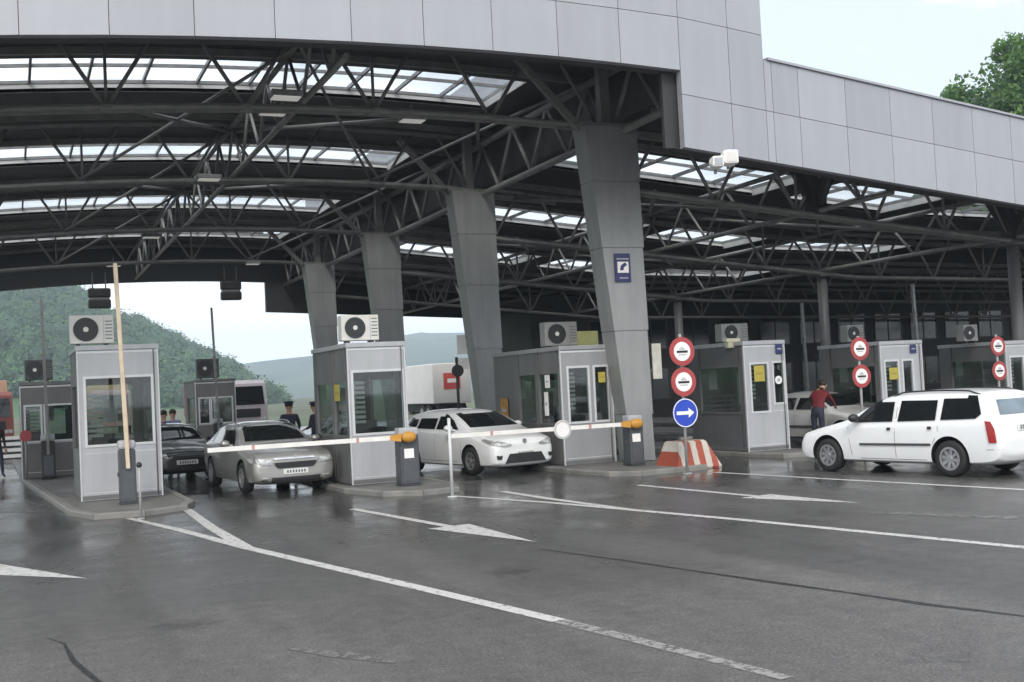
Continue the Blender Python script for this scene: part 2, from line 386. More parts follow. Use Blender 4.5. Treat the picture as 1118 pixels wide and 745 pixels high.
# diagonal bracing rods under the roof
b = MB()
for i in range(3):
    for ua, ub in ((1.8, 5.75), (9.7, 5.75), (9.7, 13.1)):
        b.tube([(ua, VT[i], ZC + A(ua) + .1), (ub, VT[i + 1], ZT + A(ub) - .2)], .05, 6)
        b.tube([(ub, VT[i], ZT + A(ub) - .2), (ua, VT[i + 1], ZC + A(ua) + .1)], .04, 6)
    for ua, ub in ((14.2, 18.9), (25.6, 18.9)):
        b.tube([(ua, VT[i], wch(ua) + .1), (ub, VT[i + 1], wch(ub) + 1.3)], .05, 6)
        b.tube([(ub, VT[i], wch(ub) + .1), (ua, VT[i + 1], wch(ua) + 1.3)], .04, 6)
cpart(b, 'bracing', steel)
# roofs with real skylight openings
def fv(u): return 19.0 if u <= 12.3 else 19.0 + .11 * (u - 12.3)
SKY = [(26.3, 29.2), (34.9, 38.2), (44.0, 48.0), (52.8, 56.4)]
def roof(u0_, u1_, zf, skies, gaps, name):
    b = MB(); th = .1
    ve = [19.25]
    for a, c in skies: ve += [a, c]
    ve.append(58.8)
    def slab(ua, ub, va, vb):
        uu = us(ua, ub)
        for i in range(len(uu) - 1):
            x, y = uu[i], uu[i + 1]; zx, zy = zf(x), zf(y); va0 = va
            va, vax = (fv(x) + .17, fv(y) + .17) if va0 < 20 else (va0, va0)
            b.add([(x, va, zx), (y, vax, zy), (y, vb, zy), (x, vb, zx), (x, va, zx + th), (y, vax, zy + th), (y, vb, zy + th), (x, vb, zx + th)],
                  [(0, 3, 2, 1), (4, 5, 6, 7)] + ([(3, 0, 4, 7)] if i == 0 else []) + ([(1, 2, 6, 5)] if i == len(uu) - 2 else []) + [(0, 1, 5, 4), (2, 3, 7, 6)])
            va = va0
    for i in range(0, len(ve), 2): slab(u0_, u1_, ve[i], ve[i + 1])
    for a, c in skies:
        e = [u0_]
        for ga, gb in gaps: e += [ga, gb]
        e.append(u1_)
        for i in range(0, len(e), 2):
            if e[i + 1] - e[i] > .02: slab(e[i], e[i + 1], a, c)
    # purlins
    for v in us(22.4, 58.4, 2.9):
        if any(a - .3 < v < c + .3 for a, c in skies): continue
        uu = us(u0_, u1_, 2.)
        for i in range(len(uu) - 1): b.bar((uu[i], v, zf(uu[i]) - .09), (uu[i + 1], v, zf(uu[i + 1]) - .09), .1, .16, 1)
    cpart(b, name, [deck if name == 'hall_roof' else mat('wing_roof_sheet', (.035, .034, .033), .6, 0, .25, 2), steel])
    for a, c in skies:
        for ga, gb in gaps:
            uu = us(ga, gb, 1.3); hh = .16
            s = MB(); fr = MB(); gl = MB()
            for i in range(len(uu) - 1):
                x, y = uu[i], uu[i + 1]; zx, zy = zf(x) + th, zf(y) + th
                for v, t in ((a, -.06), (c, .06)):
                    s.add([(x, v, zx - th + .012), (y, v, zy - th + .012), (y, v, zy + hh), (x, v, zx + hh), (x, v + t, zx - th + .012), (y, v + t, zy - th + .012), (y, v + t, zy + hh), (x, v + t, zx + hh)],
                          [(0, 1, 2, 3), (4, 5, 6, 7), (3, 2, 6, 7), (0, 1, 5, 4)])
                gl.add([(x, a, zx + hh + .01), (y, a, zy + hh + .01), (y, c, zy + hh + .01), (x, c, zx + hh + .01)], [(0, 1, 2, 3)])
            for u in (ga, gb):
                s.bar((u, a, zf(u) + th / 2 + hh / 2), (u, c, zf(u) + th / 2 + hh / 2), .05, hh + th - .03)
            for u in uu: fr.bar((u, a, zf(u) + th + hh + .0), (u, c, zf(u) + th + hh + .0), .06, .1)
            for k in (0, .5, 1):
                v = a + (c - a) * k
                for i in range(len(uu) - 1): fr.bar((uu[i], v, zf(uu[i]) + th + hh - .01), (uu[i + 1], v, zf(uu[i + 1]) + th + hh - .01), .05, .08)
            so = cpart(s, 'skylight', upst)
            f_ = fr.build('glazing_bar', steel_l, so, CN); p_ = gl.build('pane', sky_g, so, CN, fix=False)
roof(UL, 13.5, lambda u: ZR + A(u), SKY, [(UL + .5, 12.35)], 'hall_roof')
roof(13.6, UR, wrf, SKY[:3], [(14.1, 21.2), (22.2, 26.2), (27.2, 33.5)], 'wing_roof')
# clerestory wall between the two roofs
b = MB(); b.box(13.5, 13.6, 19.3, 58.7, 8.15, 9.95); cpart(b, 'clerestory_wall', deck)
# columns (splayed towards the top), one mesh each
for v in (22.8, 31.35, 40.5, 49.9):
    b = MB(); zs = [.1, 1.18, 3.08, 4.98, 6.5, 7.78]
    def lu(z): return 12.86 - .76 * max(0, (z - .1)) / 7.5
    for i in range(len(zs) - 1):
        z0, z1 = zs[i] + .012, zs[i + 1] - .004
        b.prism([(lu(z0), z0), (13.45, z0), (13.42, z1), (lu(z1), z1)], v, v + .62, 'y')
    b.prism([(lu(.1) + .03, .1), (13.42, .1), (13.39, 7.76), (lu(7.76) + .03, 7.76)], v + .03, v + .59, 'y', 1)
    b.box(12.0, 13.5, v + .02, v + .6, 7.78, 7.86, 2)
    b.box(12.62, 12.86, v + .2, v + .42, 7.86, 9.6, 2)
    b.bar((12.1, v + .3, 7.75), (10.6, v + .3, 9.3), .12, .16, 2); b.bar((13.3, v + .3, 7.7), (15.6, v + .3, wch(15.6) + 1.35), .12, .16, 2)
    b.prism([(lu(1.2) - .01, 1.17), (13.46, 1.17), (13.46, 1.19), (lu(1.2) - .01, 1.19)], v - .006, v, 'y', 1)
    cpart(b, 'column', [col_m, clad_gap, steel])
for v in (23.4, 31.6, 40.9):
    u = 25.6
    b = MB(); b.tube([(u, v, 0), (u, v, wch(u))], .17, 14); b.bbox(u - .28, u + .28, v - .28, v + .28, 0, .12, .02); b.bbox(u - .3, u + .3, v - .3, v + .3, wch(u) - .1, wch(u), .02)
    cpart(b, 'column', mat('round_column', (.13, .13, .13), .5, .1, .1, 2))
# dark truss heads over the slim columns
for u in (18.9, 25.6):
    b = MB()
    for k in (-1, 1): b.bar((u, 23.4, wch(u) + .1), (u + .75 * k, 23.4, wch(u) + 1.5), .14, .2); b.bar((u, 23.4, wch(u) + .1), (u, 23.4 + .9 * k, wch(u) + 1.5), .14, .2)
    b.bbox(u - .45, u + .45, 23.0, 23.8, wch(u) + 1.4, wch(u) + 1.6, .03); b.bar((u, 23.4, wch(u)), (u, 23.4, wch(u) + 1.5), .4, .4, 0, Vector((0, 1, 0)))
    cpart(b, 'truss_head', trim_dark)
# fascia: panels on a dark backing
def zlow(u): return 8.1 + A(u)
def zwl(u): return 6.47 - .077 * (u - 12.25) if u < 28 else 5.257 - .015 * (u - 28)
def fpanel(b, ua, ub, z0, z1, mi=0, th=.06, dv=0., g_=.006):
    ua += g_; ub -= g_
    va, vb = fv(ua) + dv, fv(ub) + dv
    vs = []
    for v_add in (0, th):
        vs += [(ua, va + v_add, z0(ua) + g_), (ub, vb + v_add, z0(ub) + g_), (ub, vb + v_add, z1(ub) - g_), (ua, va + v_add, z1(ua) - g_)]
    b.add(vs, [(0, 1, 2, 3), (7, 6, 5, 4), (0, 4, 5, 1), (1, 5, 6, 2), (2, 6, 7, 3), (3, 7, 4, 0)], mi if mi else random.choice((0, 0, 2, 3)))
b = MB()
J1 = lambda u: 9.12 + A(u) + .04
J2 = lambda u: zwl(u) + 1.06
TOPW = lambda u: zwl(u) + 2.13
J3 = lambda u: 10.75 + A(u) + .1
J4 = lambda u: 12.4 + A(u) * .3
jl = [12.25 - 1.33 * i for i in range(0, 17)][::-1]
for i in range(len(jl) - 1):
    fpanel(b, jl[i], jl[i + 1], zlow, J1); fpanel(b, jl[i], jl[i + 1], J1, J3); fpanel(b, jl[i], jl[i + 1], J3, J4)
for i in range(len(jl) - 1): fpanel(b, jl[i], jl[i + 1], zlow, J4, 1, .1, .062, 0.)
jr = [12.25, 13.5, 14.42]
for i in range(2):
    fpanel(b, jr[i], jr[i + 1], zwl, J2); fpanel(b, jr[i], jr[i + 1], J2, J1); fpanel(b, jr[i], jr[i + 1], J1, J3); fpanel(b, jr[i], jr[i + 1], J3, J4)
fpanel(b, 12.25, 14.42, zwl, J4, 1, .1, .062, 0.)
jw = [14.42, 14.62, 15.35] + [15.35 + 1.36 * i for i in range(1, 33)]
for i in range(len(jw) - 1):
    fpanel(b, jw[i], jw[i + 1], zwl, J2); fpanel(b, jw[i], jw[i + 1], J2, TOPW)
for i in range(len(jw) - 1): fpanel(b, jw[i], jw[i + 1], zwl, TOPW, 1, .1, .062, 0.)
b.box(14.36, 14.42, 19.3, 58.6, 8.3, 12.2, 0)
cpart(b, 'fascia', [clads[0], clad_gap, clads[1], clads[2]])
# dark edge beams behind the fascia's lower edge, coping on top, and rear fascia
b = MB()
for ua, ub, zf in ((-9, 12.2, lambda u: zlow(u)), (12.2, 58., zwl)):
    uu = us(ua, ub, 1.2)
    for i in range(len(uu) - 1):
        x, y = uu[i], uu[i + 1]
        b.bar((x, fv(x) + .32, zf(x) + .13), (y, fv(y) + .32, zf(y) + .13), .24, .22)
        b.bar((x, fv(x) + .3, zf(x) + .012), (y, fv(y) + .3, zf(y) + .012), .28, .03)
b.bar((12.22, 19.3, 6.5), (12.22, 19.3, 8.0), .1, .5)
cpart(b, 'edge_beam', trim_dark)
b = MB()
uu = us(14.5, jw[-1] - .1, 1.36)
for i in range(len(uu) - 1): b.bar((uu[i], fv(uu[i]) + .08, TOPW(uu[i]) + .02), (uu[i + 1], fv(uu[i + 1]) + .08, TOPW(uu[i + 1]) + .02), .26, .05)
cpart(b, 'coping', clad)
b = MB()
uu = us(-9, 12.15, 1.4)
for i in range(len(uu) - 1): b.add([(x, v, z + A(x)) for v in (58.8, 59.1) for x, z in ((uu[i], 7.98), (uu[i + 1], 7.98), (uu[i + 1], 11), (uu[i], 11))], [(0, 1, 2, 3), (7, 6, 5, 4), (0, 4, 5, 1), (1, 5, 6, 2), (2, 6, 7, 3), (3, 7, 4, 0)])
uu = us(12.15, 60, 1.4)
for i in range(len(uu) - 1):
    dz = [-.05 * (min(q_, 32) - 12.15) for q_ in (uu[i], uu[i + 1])]; zt_ = 10.4 if uu[i] < 13.6 else 8.6
    b.add([(x, v, z) for v in (58.8, 59.1) for x, z in ((uu[i], 6.35 + dz[0]), (uu[i + 1], 6.35 + dz[1]), (uu[i + 1], zt_), (uu[i], zt_))], [(0, 1, 2, 3), (7, 6, 5, 4), (0, 4, 5, 1), (1, 5, 6, 2), (2, 6, 7, 3), (3, 7, 4, 0)])
cpart(b, 'rear_fascia', trim_dark)

# ceiling lamps on the longitudinal truss
def lamp(p, lab, w=.62, d=.4):
    t = thing('ceiling_lamp', lab, 'lamp', p, 0, 'lamps hung under the canopy roof')
    b = MB(); b.bbox(-w / 2, w / 2, -d / 2, d / 2, .02, .14, .015); b.box(-.02, .02, -.02, .02, .14, .42); b.build('housing', steel_l, t)
    b = MB(); b.box(-w / 2 + .04, w / 2 - .04, -d / 2 + .03, d / 2 - .03, -.0, .019); b.build('diffuser', lamp_e, t)
zl = ZC - .42
for (x, y), v, lab in (((312, 108), 22.2, 'lit white ceiling lamp nearest the arched fascia'), ((298, 125), 24.8, 'lit white ceiling lamp just behind the front truss'), ((450, 133), 25.0, 'ceiling lamp close to the front splayed column'),
                  ((228, 197), 31.0, 'ceiling lamp under the second roof truss'), ((165, 260), 41.4, 'ceiling lamp under the third roof truss'), ((276, 289), 50.0, 'ceiling lamp on the rearmost truss, right of centre'),
                  ((124, 291), 50.9, 'ceiling lamp on the rearmost truss, above the raised barrier arm')):
    lamp(gv(x, y, v), lab)
# lane signals hanging from the rear fascia
for (x, y), lab in (((109, 337), 'black two-tier lane signal hanging behind the raised barrier arm'), ((252.5, 328), 'black two-tier lane signal hanging nearest the splayed columns')):
    p = gv(x, y, 58.4); t = thing('lane_signal', lab, 'traffic signal', p, 0, 'lane signals hung at the rear opening')
    b = MB(); b.bbox(-.52, .52, -.15, .15, 0, .44, .08); b.bbox(-.52, .52, -.15, .15, .52, .98, .08)
    b.build('housing', dark_p, t); b = MB(); b.box(-.46, .46, -.1, .1, .44, .52); b.build('bracket', steel_l, t)
    for k in (-.3, .3): b = MB(); b.tube([(k, 0, .98), (k, 0, 1.75)], .03); b.build('hanger', steel_l, t)
    for z in (.22, .75):
        for k in (-.25, .25): b = MB(); b.disc((k, -.155, z), (0, 1, 0), .15, .02, 20); b.build('lens', black_s, t)
# cameras / floodlights at the fascia corner
for (x, y), s, lab in (((782, 178), .9, 'smaller white floodlight under the low fascia corner'), ((796, 173), 1.15, 'larger white floodlight under the low fascia corner')):
    p = gv(x, y, 18.75); t = thing('floodlight', lab, 'floodlight', p, R(-20), 'white floodlights under the fascia')
    b = MB(); b.ell((0, 0, 0), (.16 * s, .17, .15 * s), 0, 16, 10); b.bbox(-.13 * s, .13 * s, -.19, -.02, -.12 * s, .12 * s, .04); b.build('housing', white_s, t)
    b = MB(); b.bar((0, .1, .1), (.0, .45, .16), .05, .05); b.bar((0, .1, -.2), (0, .1, .1), .05, .05); b.build('bracket', steel, t)
    b = MB(); b.box(-.09 * s, .09 * s, -.195, -.191, -.08 * s, .08 * s); b.build('lens', grey_s if s < 1 else white_p, t)

# blue sign on the near column
p0 = gv(670.5, 277, 22.77); p1 = gv(689, 308, 22.77)
t = thing('direction_sign', 'navy blue sign with white pictogram on the nearest splayed column', 'sign', ((p0.x + p1.x) / 2, 22.77, (p0.z + p1.z) / 2))
hw, hh = (p1.x - p0.x) / 2, (p0.z - p1.z) / 2
b = MB(); b.bbox(-hw, hw, -.02, .02, -hh, hh, .008); b.build('board', navy_s, t)
b = MB(); b.bbox(-hw * .72, hw * .72, -.026, -.02, -hh * .36, hh * .42, .004); b.build('white_panel', white_s, t)
b = MB(); b.prism([(-.09, -.06), (.0, -.06), (.02, .01), (.1, .06), (.06, .12), (-.02, .08), (-.06, .04)], -.032, -.0262, 'y'); b.build('pictogram', navy_s, t)
b = MB(); b.bar((-hw * .8, -.0205, hh * .62), (hw * .8, -.0205, hh * .62), .003, .03); b.bar((-hw * .5, -.0205, -hh * .72), (hw * .6, -.0205, -hh * .72), .003, .025); b.build('line', grey_s, t)
p = gv(717, 395, 23.0)
t = thing('wall_sign', 'pale cream notice panel fixed to the right edge of the nearest splayed column', 'sign', p)
b = MB(); b.bbox(-.12, .12, -.02, .02, -.4, .42, .008); b.build('board', mat('cream_board', (.55, .53, .46), .5, 0, .15, 5), t); b = MB(); b.bar((0, .02, .2), (-.1, .1, .2), .04, .04); b.bar((0, .02, -.2), (-.1, .1, -.2), .04, .04); b.build('bracket', steel_l, t)

# ------------------------------------------------------------------ booths
def booth(label, ua, ub, v, depth, top, front, left, body=booth_m, side=booth_d, base=.1, right=None, extra=None, group='control booths on the islands', pad=0.):
    """front/left: list of (a0,a1,z0,z1) window openings measured from the near left corner"""
    t = thing('control_booth', label, 'booth', (ua, v, base), 0, group)
    w, d, h = ub - ua, depth, top - base
    def wallface(name, L, wins, place, m, mf):
        # slabs between window openings on a vertical face of length L
        b = MB(); fr = MB(); gl = MB(); T = .06
        xs = sorted({0., L} | {q for a in wins for q in a[:2]})
        for i in range(len(xs) - 1):
            x0, x1 = xs[i], xs[i + 1]; xm = (x0 + x1) / 2; wz = sorted([(a[2], a[3]) for a in wins if a[0] < xm < a[1]])
            zz = 0.
            for z0, z1 in wz + [(h - .1, h - .1)]:
                if z0 - zz > .01: place(b, x0, x1, 0, T, zz, z0)
                zz = z1
        for a in wins:
            x0, x1, z0, z1 = a[:4]; f = .045
            place(fr, x0 - f, x0 + .006, -.015, T + .004, z0 - f, z1 + f); place(fr, x1 - .006, x1 + f, -.015, T + .004, z0 - f, z1 + f)
            place(fr, x0 + .006, x1 - .006, -.014, T + .004, z1 - .006, z1 + f); place(fr, x0 + .006, x1 - .006, -.018, T + .004, z0 - f, z0 + .006)
            place(gl, x0 + .004, x1 - .004, .028, .034, z0 + .004, z1 - .004)
        # panel edge profile
        o = b.build('wall', m, t)
        if wins:
            fo = fr.build('window', mf, t); gl.build('pane', booth_g, fo)
        return o
    pf = lambda b, x0, x1, d0, d1, z0, z1: b.box(x0, x1, d0, d1, z0, z1)
    pl_ = lambda b, x0, x1, d0, d1, z0, z1: b.box(d0, d1, x0 + .062, x1 - .062 if x1 >= d - .001 else x1 + .0, z0, z1)
    pr_ = lambda b, x0, x1, d0, d1, z0, z1: b.box(w - d1, w - d0, x0 + .062, x1 - .062 if x1 >= d - .001 else x1 + .0, z0, z1)
    pb = lambda b, x0, x1, d0, d1, z0, z1: b.box(x0, x1, d - d1, d - d0, z0, z1)
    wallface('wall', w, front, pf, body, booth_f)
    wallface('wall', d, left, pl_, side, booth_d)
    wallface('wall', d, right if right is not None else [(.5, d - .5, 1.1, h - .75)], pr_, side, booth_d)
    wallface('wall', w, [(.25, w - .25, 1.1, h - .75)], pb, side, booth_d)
    b = MB(); b.bbox(-.03, w + .03, -.03, d + .03, h - .1, h, .012); b.build('roof', body, t)
    b = MB(); b.box(.02, w - .02, -.012, 0, .02, .1); b.box(-.012, -.001, .0, d, .02, .1); b.build('skirting', booth_d, t)
    b = MB()   # corner profiles and header joint
    for x in (.0, w): b.box(x - .014, x + .014, -.022, .01, .0, h - .1)
    b.box(.014, w - .014, -.009, .0, h - .16, h - .12)
    b.box(.07, w - .07, -.006, .0, .14, .155); b.box(.07, w - .07, -.006, 0, .93, .945)
    b.build('corner_profile', booth_f, t)
    b = MB(); b.box(.1, w - .1, .1, .6, .82, .86); b.box(.12, .16, .12, .58, .02, .82); b.box(w - .16, w - .12, .12, .58, .02, .82); b.build('desk', wall_dk, t)
    b = MB(); b.bbox(.25, .7, .42, .46, 1.0, 1.3, .01); b.box(.45, .5, .43, .5, .86, 1.0); b.build('monitor', dark_p, t)
    b = MB(); b.box(.06, w - .06, .06, d - .06, .005, .02); b.build('floor', wall_dk, t)
    b = MB()
    for k in range(9): b.box(.1, w * .3, .09, .10, 1.25 + k * .1, 1.31 + k * .1)
    b.build('blind', mat('blind_grey', (.32, .33, .32), .6), t)
    b = MB(); b.box(w * .42, w * .62, d - .12, d - .11, 1.5, 2.0); b.box(w * .45, w * .7, .2, .4, .862, .9); b.build('papers', white_s, t)
    b = MB(); b.bbox(-.05, -.015, d * .8, d * .8 + .12, 1.0, 1.03, .008); b.build('handle', steel_l, t)
    b = MB(); b.tube([(w - .08, -.02, .02), (w - .08, -.022, h - .1)], .012, 8); b.build('cable_pipe', booth_d, t)
    return t
b1 = booth('tall pale grey booth at the left with a wide window behind the raised barrier', 1.22, 2.76, 24.33, 2.9, 3.19, [(.14, 1.4, 1.1, 2.43)], [(.5, 2.2, 1.0, 2.3)])
b2 = booth('pale grey booth with wide dark window right of the silver car', 6.32, 7.55, 22.82, 2.9, 3.01, [(.10, 1.15, 1.04, 2.30)], [(.15, 1.1, 1.0, 2.1), (1.3, 2.6, 1.0, 2.1)])
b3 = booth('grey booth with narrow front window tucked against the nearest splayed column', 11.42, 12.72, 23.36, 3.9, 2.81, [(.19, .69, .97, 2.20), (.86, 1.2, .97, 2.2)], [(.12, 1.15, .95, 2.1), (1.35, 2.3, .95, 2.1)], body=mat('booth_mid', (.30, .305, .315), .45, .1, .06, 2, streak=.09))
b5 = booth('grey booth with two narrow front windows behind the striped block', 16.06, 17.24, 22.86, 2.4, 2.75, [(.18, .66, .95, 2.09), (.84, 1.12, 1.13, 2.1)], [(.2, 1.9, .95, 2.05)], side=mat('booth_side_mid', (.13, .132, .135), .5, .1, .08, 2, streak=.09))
q0 = gv(960, 374, 22.9); q1 = gv(1005, 373, 22.9)
b6 = booth('grey booth with yellow badge in its window beyond the white estate car', q0.x, q1.x, 22.9, 2.4, 2.62, [(.14, .55, .95, 2.0), (.72, 1.02, .95, 2.0)], [(.2, 1.9, .95, 1.9)], side=booth_d)
q2 = gv(1097, 377, 22.9)
b7 = booth('shadowed grey booth at the right edge behind two round signs', q2.x, q2.x + 1.2, 22.9, 2.4, 2.5, [(.16, .62, .95, 1.95), (.78, 1.05, .95, 1.95)], [(.2, 1.9, .95, 1.9)])
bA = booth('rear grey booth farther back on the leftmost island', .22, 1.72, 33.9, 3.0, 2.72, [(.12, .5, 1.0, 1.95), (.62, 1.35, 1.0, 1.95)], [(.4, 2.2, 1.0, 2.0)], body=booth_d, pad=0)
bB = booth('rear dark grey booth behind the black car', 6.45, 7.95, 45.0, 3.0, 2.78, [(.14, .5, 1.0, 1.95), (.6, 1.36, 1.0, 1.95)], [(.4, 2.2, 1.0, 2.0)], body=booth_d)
# badges and small notices
def badge(loc, lab, w, h, m, face='f', roundish=False, cat='notice'):
    t = thing('notice', lab, cat, loc); b = MB()
    if face == 'f':
        if roundish: b.disc((0, 0, 0), (0, 1, 0), w / 2, .012, 24)
        else: b.bbox(-w / 2, w / 2, -.006, .006, -h / 2, h / 2, .003)
    else: b.bbox(-.006, .006, -w / 2, w / 2, -h / 2, h / 2, .003)
    b.build('sheet', m, t)
    b = MB()
    if face == 'f': b.box(-w * .3, w * .3, -.010, -.0065, -h * .06, h * .06) if not roundish else b.disc((0, -.008, 0), (0, 1, 0), w * .22, .004, 16)
    else: b.box(-.010, -.0065, -w * .3, w * .3, -h * .06, h * .06)
    b.build('print', grey_s if m is not yellow_s else mat('badge_print', (.30, .24, .05), .5), t)
badge(gv(829, 408, 22.83), 'yellow notice in the left window of the booth behind the striped block', .30, .38, yellow_s)
badge(gv(850, 415, 22.83), 'round white notice in the right window of the booth behind the striped block', .2, .2, white_s, roundish=True)
badge(gv(850.5, 381, 22.83), 'small navy notice at the top of the booth behind the striped block', .2, .24, navy_s)
badge(gv(976, 408, 22.87), 'yellow notice in the window of the booth beyond the estate car', .3, .3, yellow_s)
badge(gv(997, 381, 22.87), 'small navy notice at the top of the booth beyond the estate car', .2, .22, navy_s)
badge(gv(657, 412, 23.33), 'small yellow notice beside the nearest splayed column', .18, .24, yellow_s)
badge((6.28, 23.6, 2.0), 'faded yellow notice on the side of the booth by the silver car', .4, .35, yellow_s, 's')
badge((11.38, 24.0, 2.02), 'white paper notice high on the side window of the column booth', .25, .3, white_s, 's')
badge((11.38, 24.1, 1.5), 'white paper notice low on the side window of the column booth', .2, .55, white_s, 's')
badge((11.38, 26.6, 1.35), 'orange poster on the rear side wall of the column booth', .45, .6, mat('poster_orange', (.42, .22, .05), .6, 0, .3, 9), 's')
p = gv(641, 366, 26.0)
t = thing('advert_panel', 'pale yellow panel standing on the roof of the column booth', 'sign', (p.x, 26.0, 2.81))
b = MB(); b.bbox(-.3, .3, -.03, .03, .05, .45, .01); b.build('board', mat('pale_yellow', (.62, .60, .22), .5, 0, .15, 3), t); b = MB(); b.box(-.25, -.2, -.03, .03, 0, .05); b.box(.2, .25, -.03, .03, 0, .05); b.build('foot', steel, t)
p = gv(764, 381, 23.2)
t = thing('lamp_box', 'cream lamp box on the roof edge of the booth behind the signs', 'lamp', (16.2, 23.3, 2.75))
b = MB(); b.bbox(-.35, .05, -.08, .08, .0, .09, .02); b.bbox(-.3, -.1, -.08, .08, -.14, -.002, .02); b.build('housing', mat('cream_lamp', (.6, .58, .42), .5), t)

# ------------------------------------------------------------------ air conditioners
def aircon(loc, lab, w=.84, h=.62, m=white_p, rz=0):
    t = thing('air_conditioner', lab, 'air conditioner', loc, rz, 'air conditioner units on the booth roofs')
    b = MB(); b.bbox(-w / 2, w / 2, 0, .3, .05, h, .02); b.build('casing', m, t)
    cx, cz, r = -w * .14, .05 + (h - .05) / 2, (h - .05) * .41
    b = MB(); b.disc((cx, -.004, cz), (0, 1, 0), r, .02, 32); fo = b.build('fan_grille', dark_p, t)
    b = MB()
    for k in (.35, .52, .69, .86, 1.): b.ring((cx, -.017, cz), (0, 1, 0), r * k - .004, r * k + .003, .006, 28)
    for k in range(8):
        a = math.pi * k / 8; b.bar((cx - r * math.cos(a), -.02, cz - r * math.sin(a)), (cx + r * math.cos(a), -.02, cz + r * math.sin(a)), .005, .005)
    b.build('wire_guard', cab_m, fo)
    b = MB(); b.disc((cx, -.026, cz), (0, 1, 0), r * .22, .012, 20); b.build('hub', white_p, fo)
    b = MB()
    for k in range(6): b.box(w * .30, w * .46, -.006, .0, .14 + k * .07, .16 + k * .07)
    b.box(w * .262, w * .268, -.004, 0, .07, h - .02); b.build('vent', booth_d, t)
    b = MB(); b.box(-w * .36, -w * .28, .02, .28, 0, .05); b.box(w * .28, w * .36, .02, .28, 0, .05); b.build('foot', dark_p, t)
    return t
def acpos(x, y, v, z): q = gv(x, y, v); return (q.x, v, z)
aircon(acpos(101, 378, 24.6, 3.19), 'white air conditioner with black fan on the tall booth at the left', .84, .63)
aircon(acpos(394, 374, 22.95, 3.01), 'white air conditioner on the booth right of the silver car', .80, .58)
aircon((12.1, 24.6, 2.81), 'grey air conditioner on the roof of the booth against the splayed column', .86, .62, mat('grey_casing', (.28, .28, .27), .5))
aircon((.72, 34.4, 2.72), 'dark air conditioner on the rear booth of the leftmost island', .72, .62, cab_m)
aircon((7.0, 45.3, 2.78), 'dark air conditioner on the rear booth behind the black car', .85, .8, cab_m)
aircon(acpos(803, 375, 24.2, 2.75), 'dim grey air conditioner on the booth behind the striped block', .8, .5, mat('grey_casing', (.28, .28, .27), .5))
aircon(acpos(935, 374, 24.2, 2.62), 'pale air conditioner on the booth beyond the estate car', .55, .5, mat('grey_casing', (.28, .28, .27), .5))
aircon(acpos(1061, 376, 23.6, 2.5), 'shadowed air conditioner at the right edge above the two round signs', .5, .5, mat('grey_casing', (.28, .28, .27), .5))

# ------------------------------------------------------------------ barriers
def barrier(loc, lab, mode, length=4.0, h=.98, boot=True, armm=armw, tip=None, disc=None, lean=0., w=.32, cab=cab_m, base=.1):
    t = thing('boom_barrier', lab, 'barrier', loc, 0, 'boom barriers across the lanes')
    b = MB(); b.bbox(-w / 2, w / 2, -.17, .17, .02, h - .0, .02); b.box(-w / 2 - .02, w / 2 + .02, -.19, .19, 0, .02); co = b.build('cabinet', cab, t)
    b = MB(); b.box(-w * .36, w * .36, -.176, -.17, .1, h * .62); b.bbox(-w / 2 - .03, -w / 2, -.05, .05, h * .5, h * .58, .01); b.build('door', mat('cabinet_door', (.075, .08, .09), .4), co)
    if mode == 'down':
        b = MB(); b.bbox(-w / 2, w / 2, -.15, .15, h + .002, h + .16, .03); b.build('cap', mat('cap_grey', (.4, .41, .43), .45), t)
        if boot:
            b = MB(); b.ell((-.03, -.24, h - .02), (.16, .085, .11), 0, 16, 10); b.prism([(-.42, h - .07), (-.2, h - .1), (-.2, h + .06), (-.42, h + .02)], -.29, -.19, 'y'); b.build('boot', orange, t)
        b = MB(); x = -.3; i = 0; seg = length / 9
        z0, dz = h - .02, tip or 0.
        prev = x
        while i < 9:
            nx = -.3 - (i + 1) * seg; m_ = 1 if i in (1, 6) else 0
            za, zb = z0 + dz * i / 9, z0 + dz * (i + 1) / 9
            if m_:
                b.bar((prev, -.24, za), (prev - seg * .86, -.24, zb), .05, .085, 0); b.bar((prev - seg * .86, -.24, zb), (nx, -.24, zb), .052, .087, 1)
            else: b.bar((prev, -.24, za), (nx, -.24, zb), .05, .085, 0)
            prev = nx; i += 1
        ao = b.build('arm', [armm, armr], t)
        b = MB(); b.box(-.115, .085, -.178, -.172, h * .55, h * .74); b.build('notice', white_s, co)
        if disc:
            b = MB(); b.disc((disc, -.29, z0 - .02), (0, 1, 0), .2, .02, 28); b.ring((disc, -.302, z0 - .02), (0, 1, 0), .155, .195, .006, 28, 1); b.build('stop_disc', [white_s, mat('faded_grey', (.5, .5, .48), .5)], ao)
    else:
        b = MB(); b.bbox(-w / 2 - .01, w / 2 + .01, -.16, .16, h + .002, h + .18, .05); b.build('cap', mat('cap_grey', (.4, .41, .43), .45), t)
        b = MB(); b.bar((.0, -.22, h - .35), (lean, -.22, h + length), .07, .085, 0, Vector((0, 1, 0))); b.bar((.03, -.222, h), (lean + .03, -.222, h + length - .05), .02, .06, 1, Vector((0, 1, 0))); b.build('arm', [armm, armr if armm is armc else steel_l], t)
    return t
q = gz(141, 550, .1); barrier((q.x, q.y + .17, .1), 'dark barrier cabinet with its cream arm raised before the tall left booth', 'up', 3.55, 1.02, armm=armc, lean=-.1, w=.30)
q = gz(449, 530, .1); barrier((q.x, q.y + .17, .1), 'closed boom barrier with orange boot blocking the silver car', 'down', 3.62, .98, w=.40, tip=.0)
q = gz(697, 508, .1); barrier((q.x, q.y + .17, .1), 'closed boom barrier with orange boot and round disc blocking the white hatchback', 'down', 4.1, .93, w=.34, disc=-1.85)
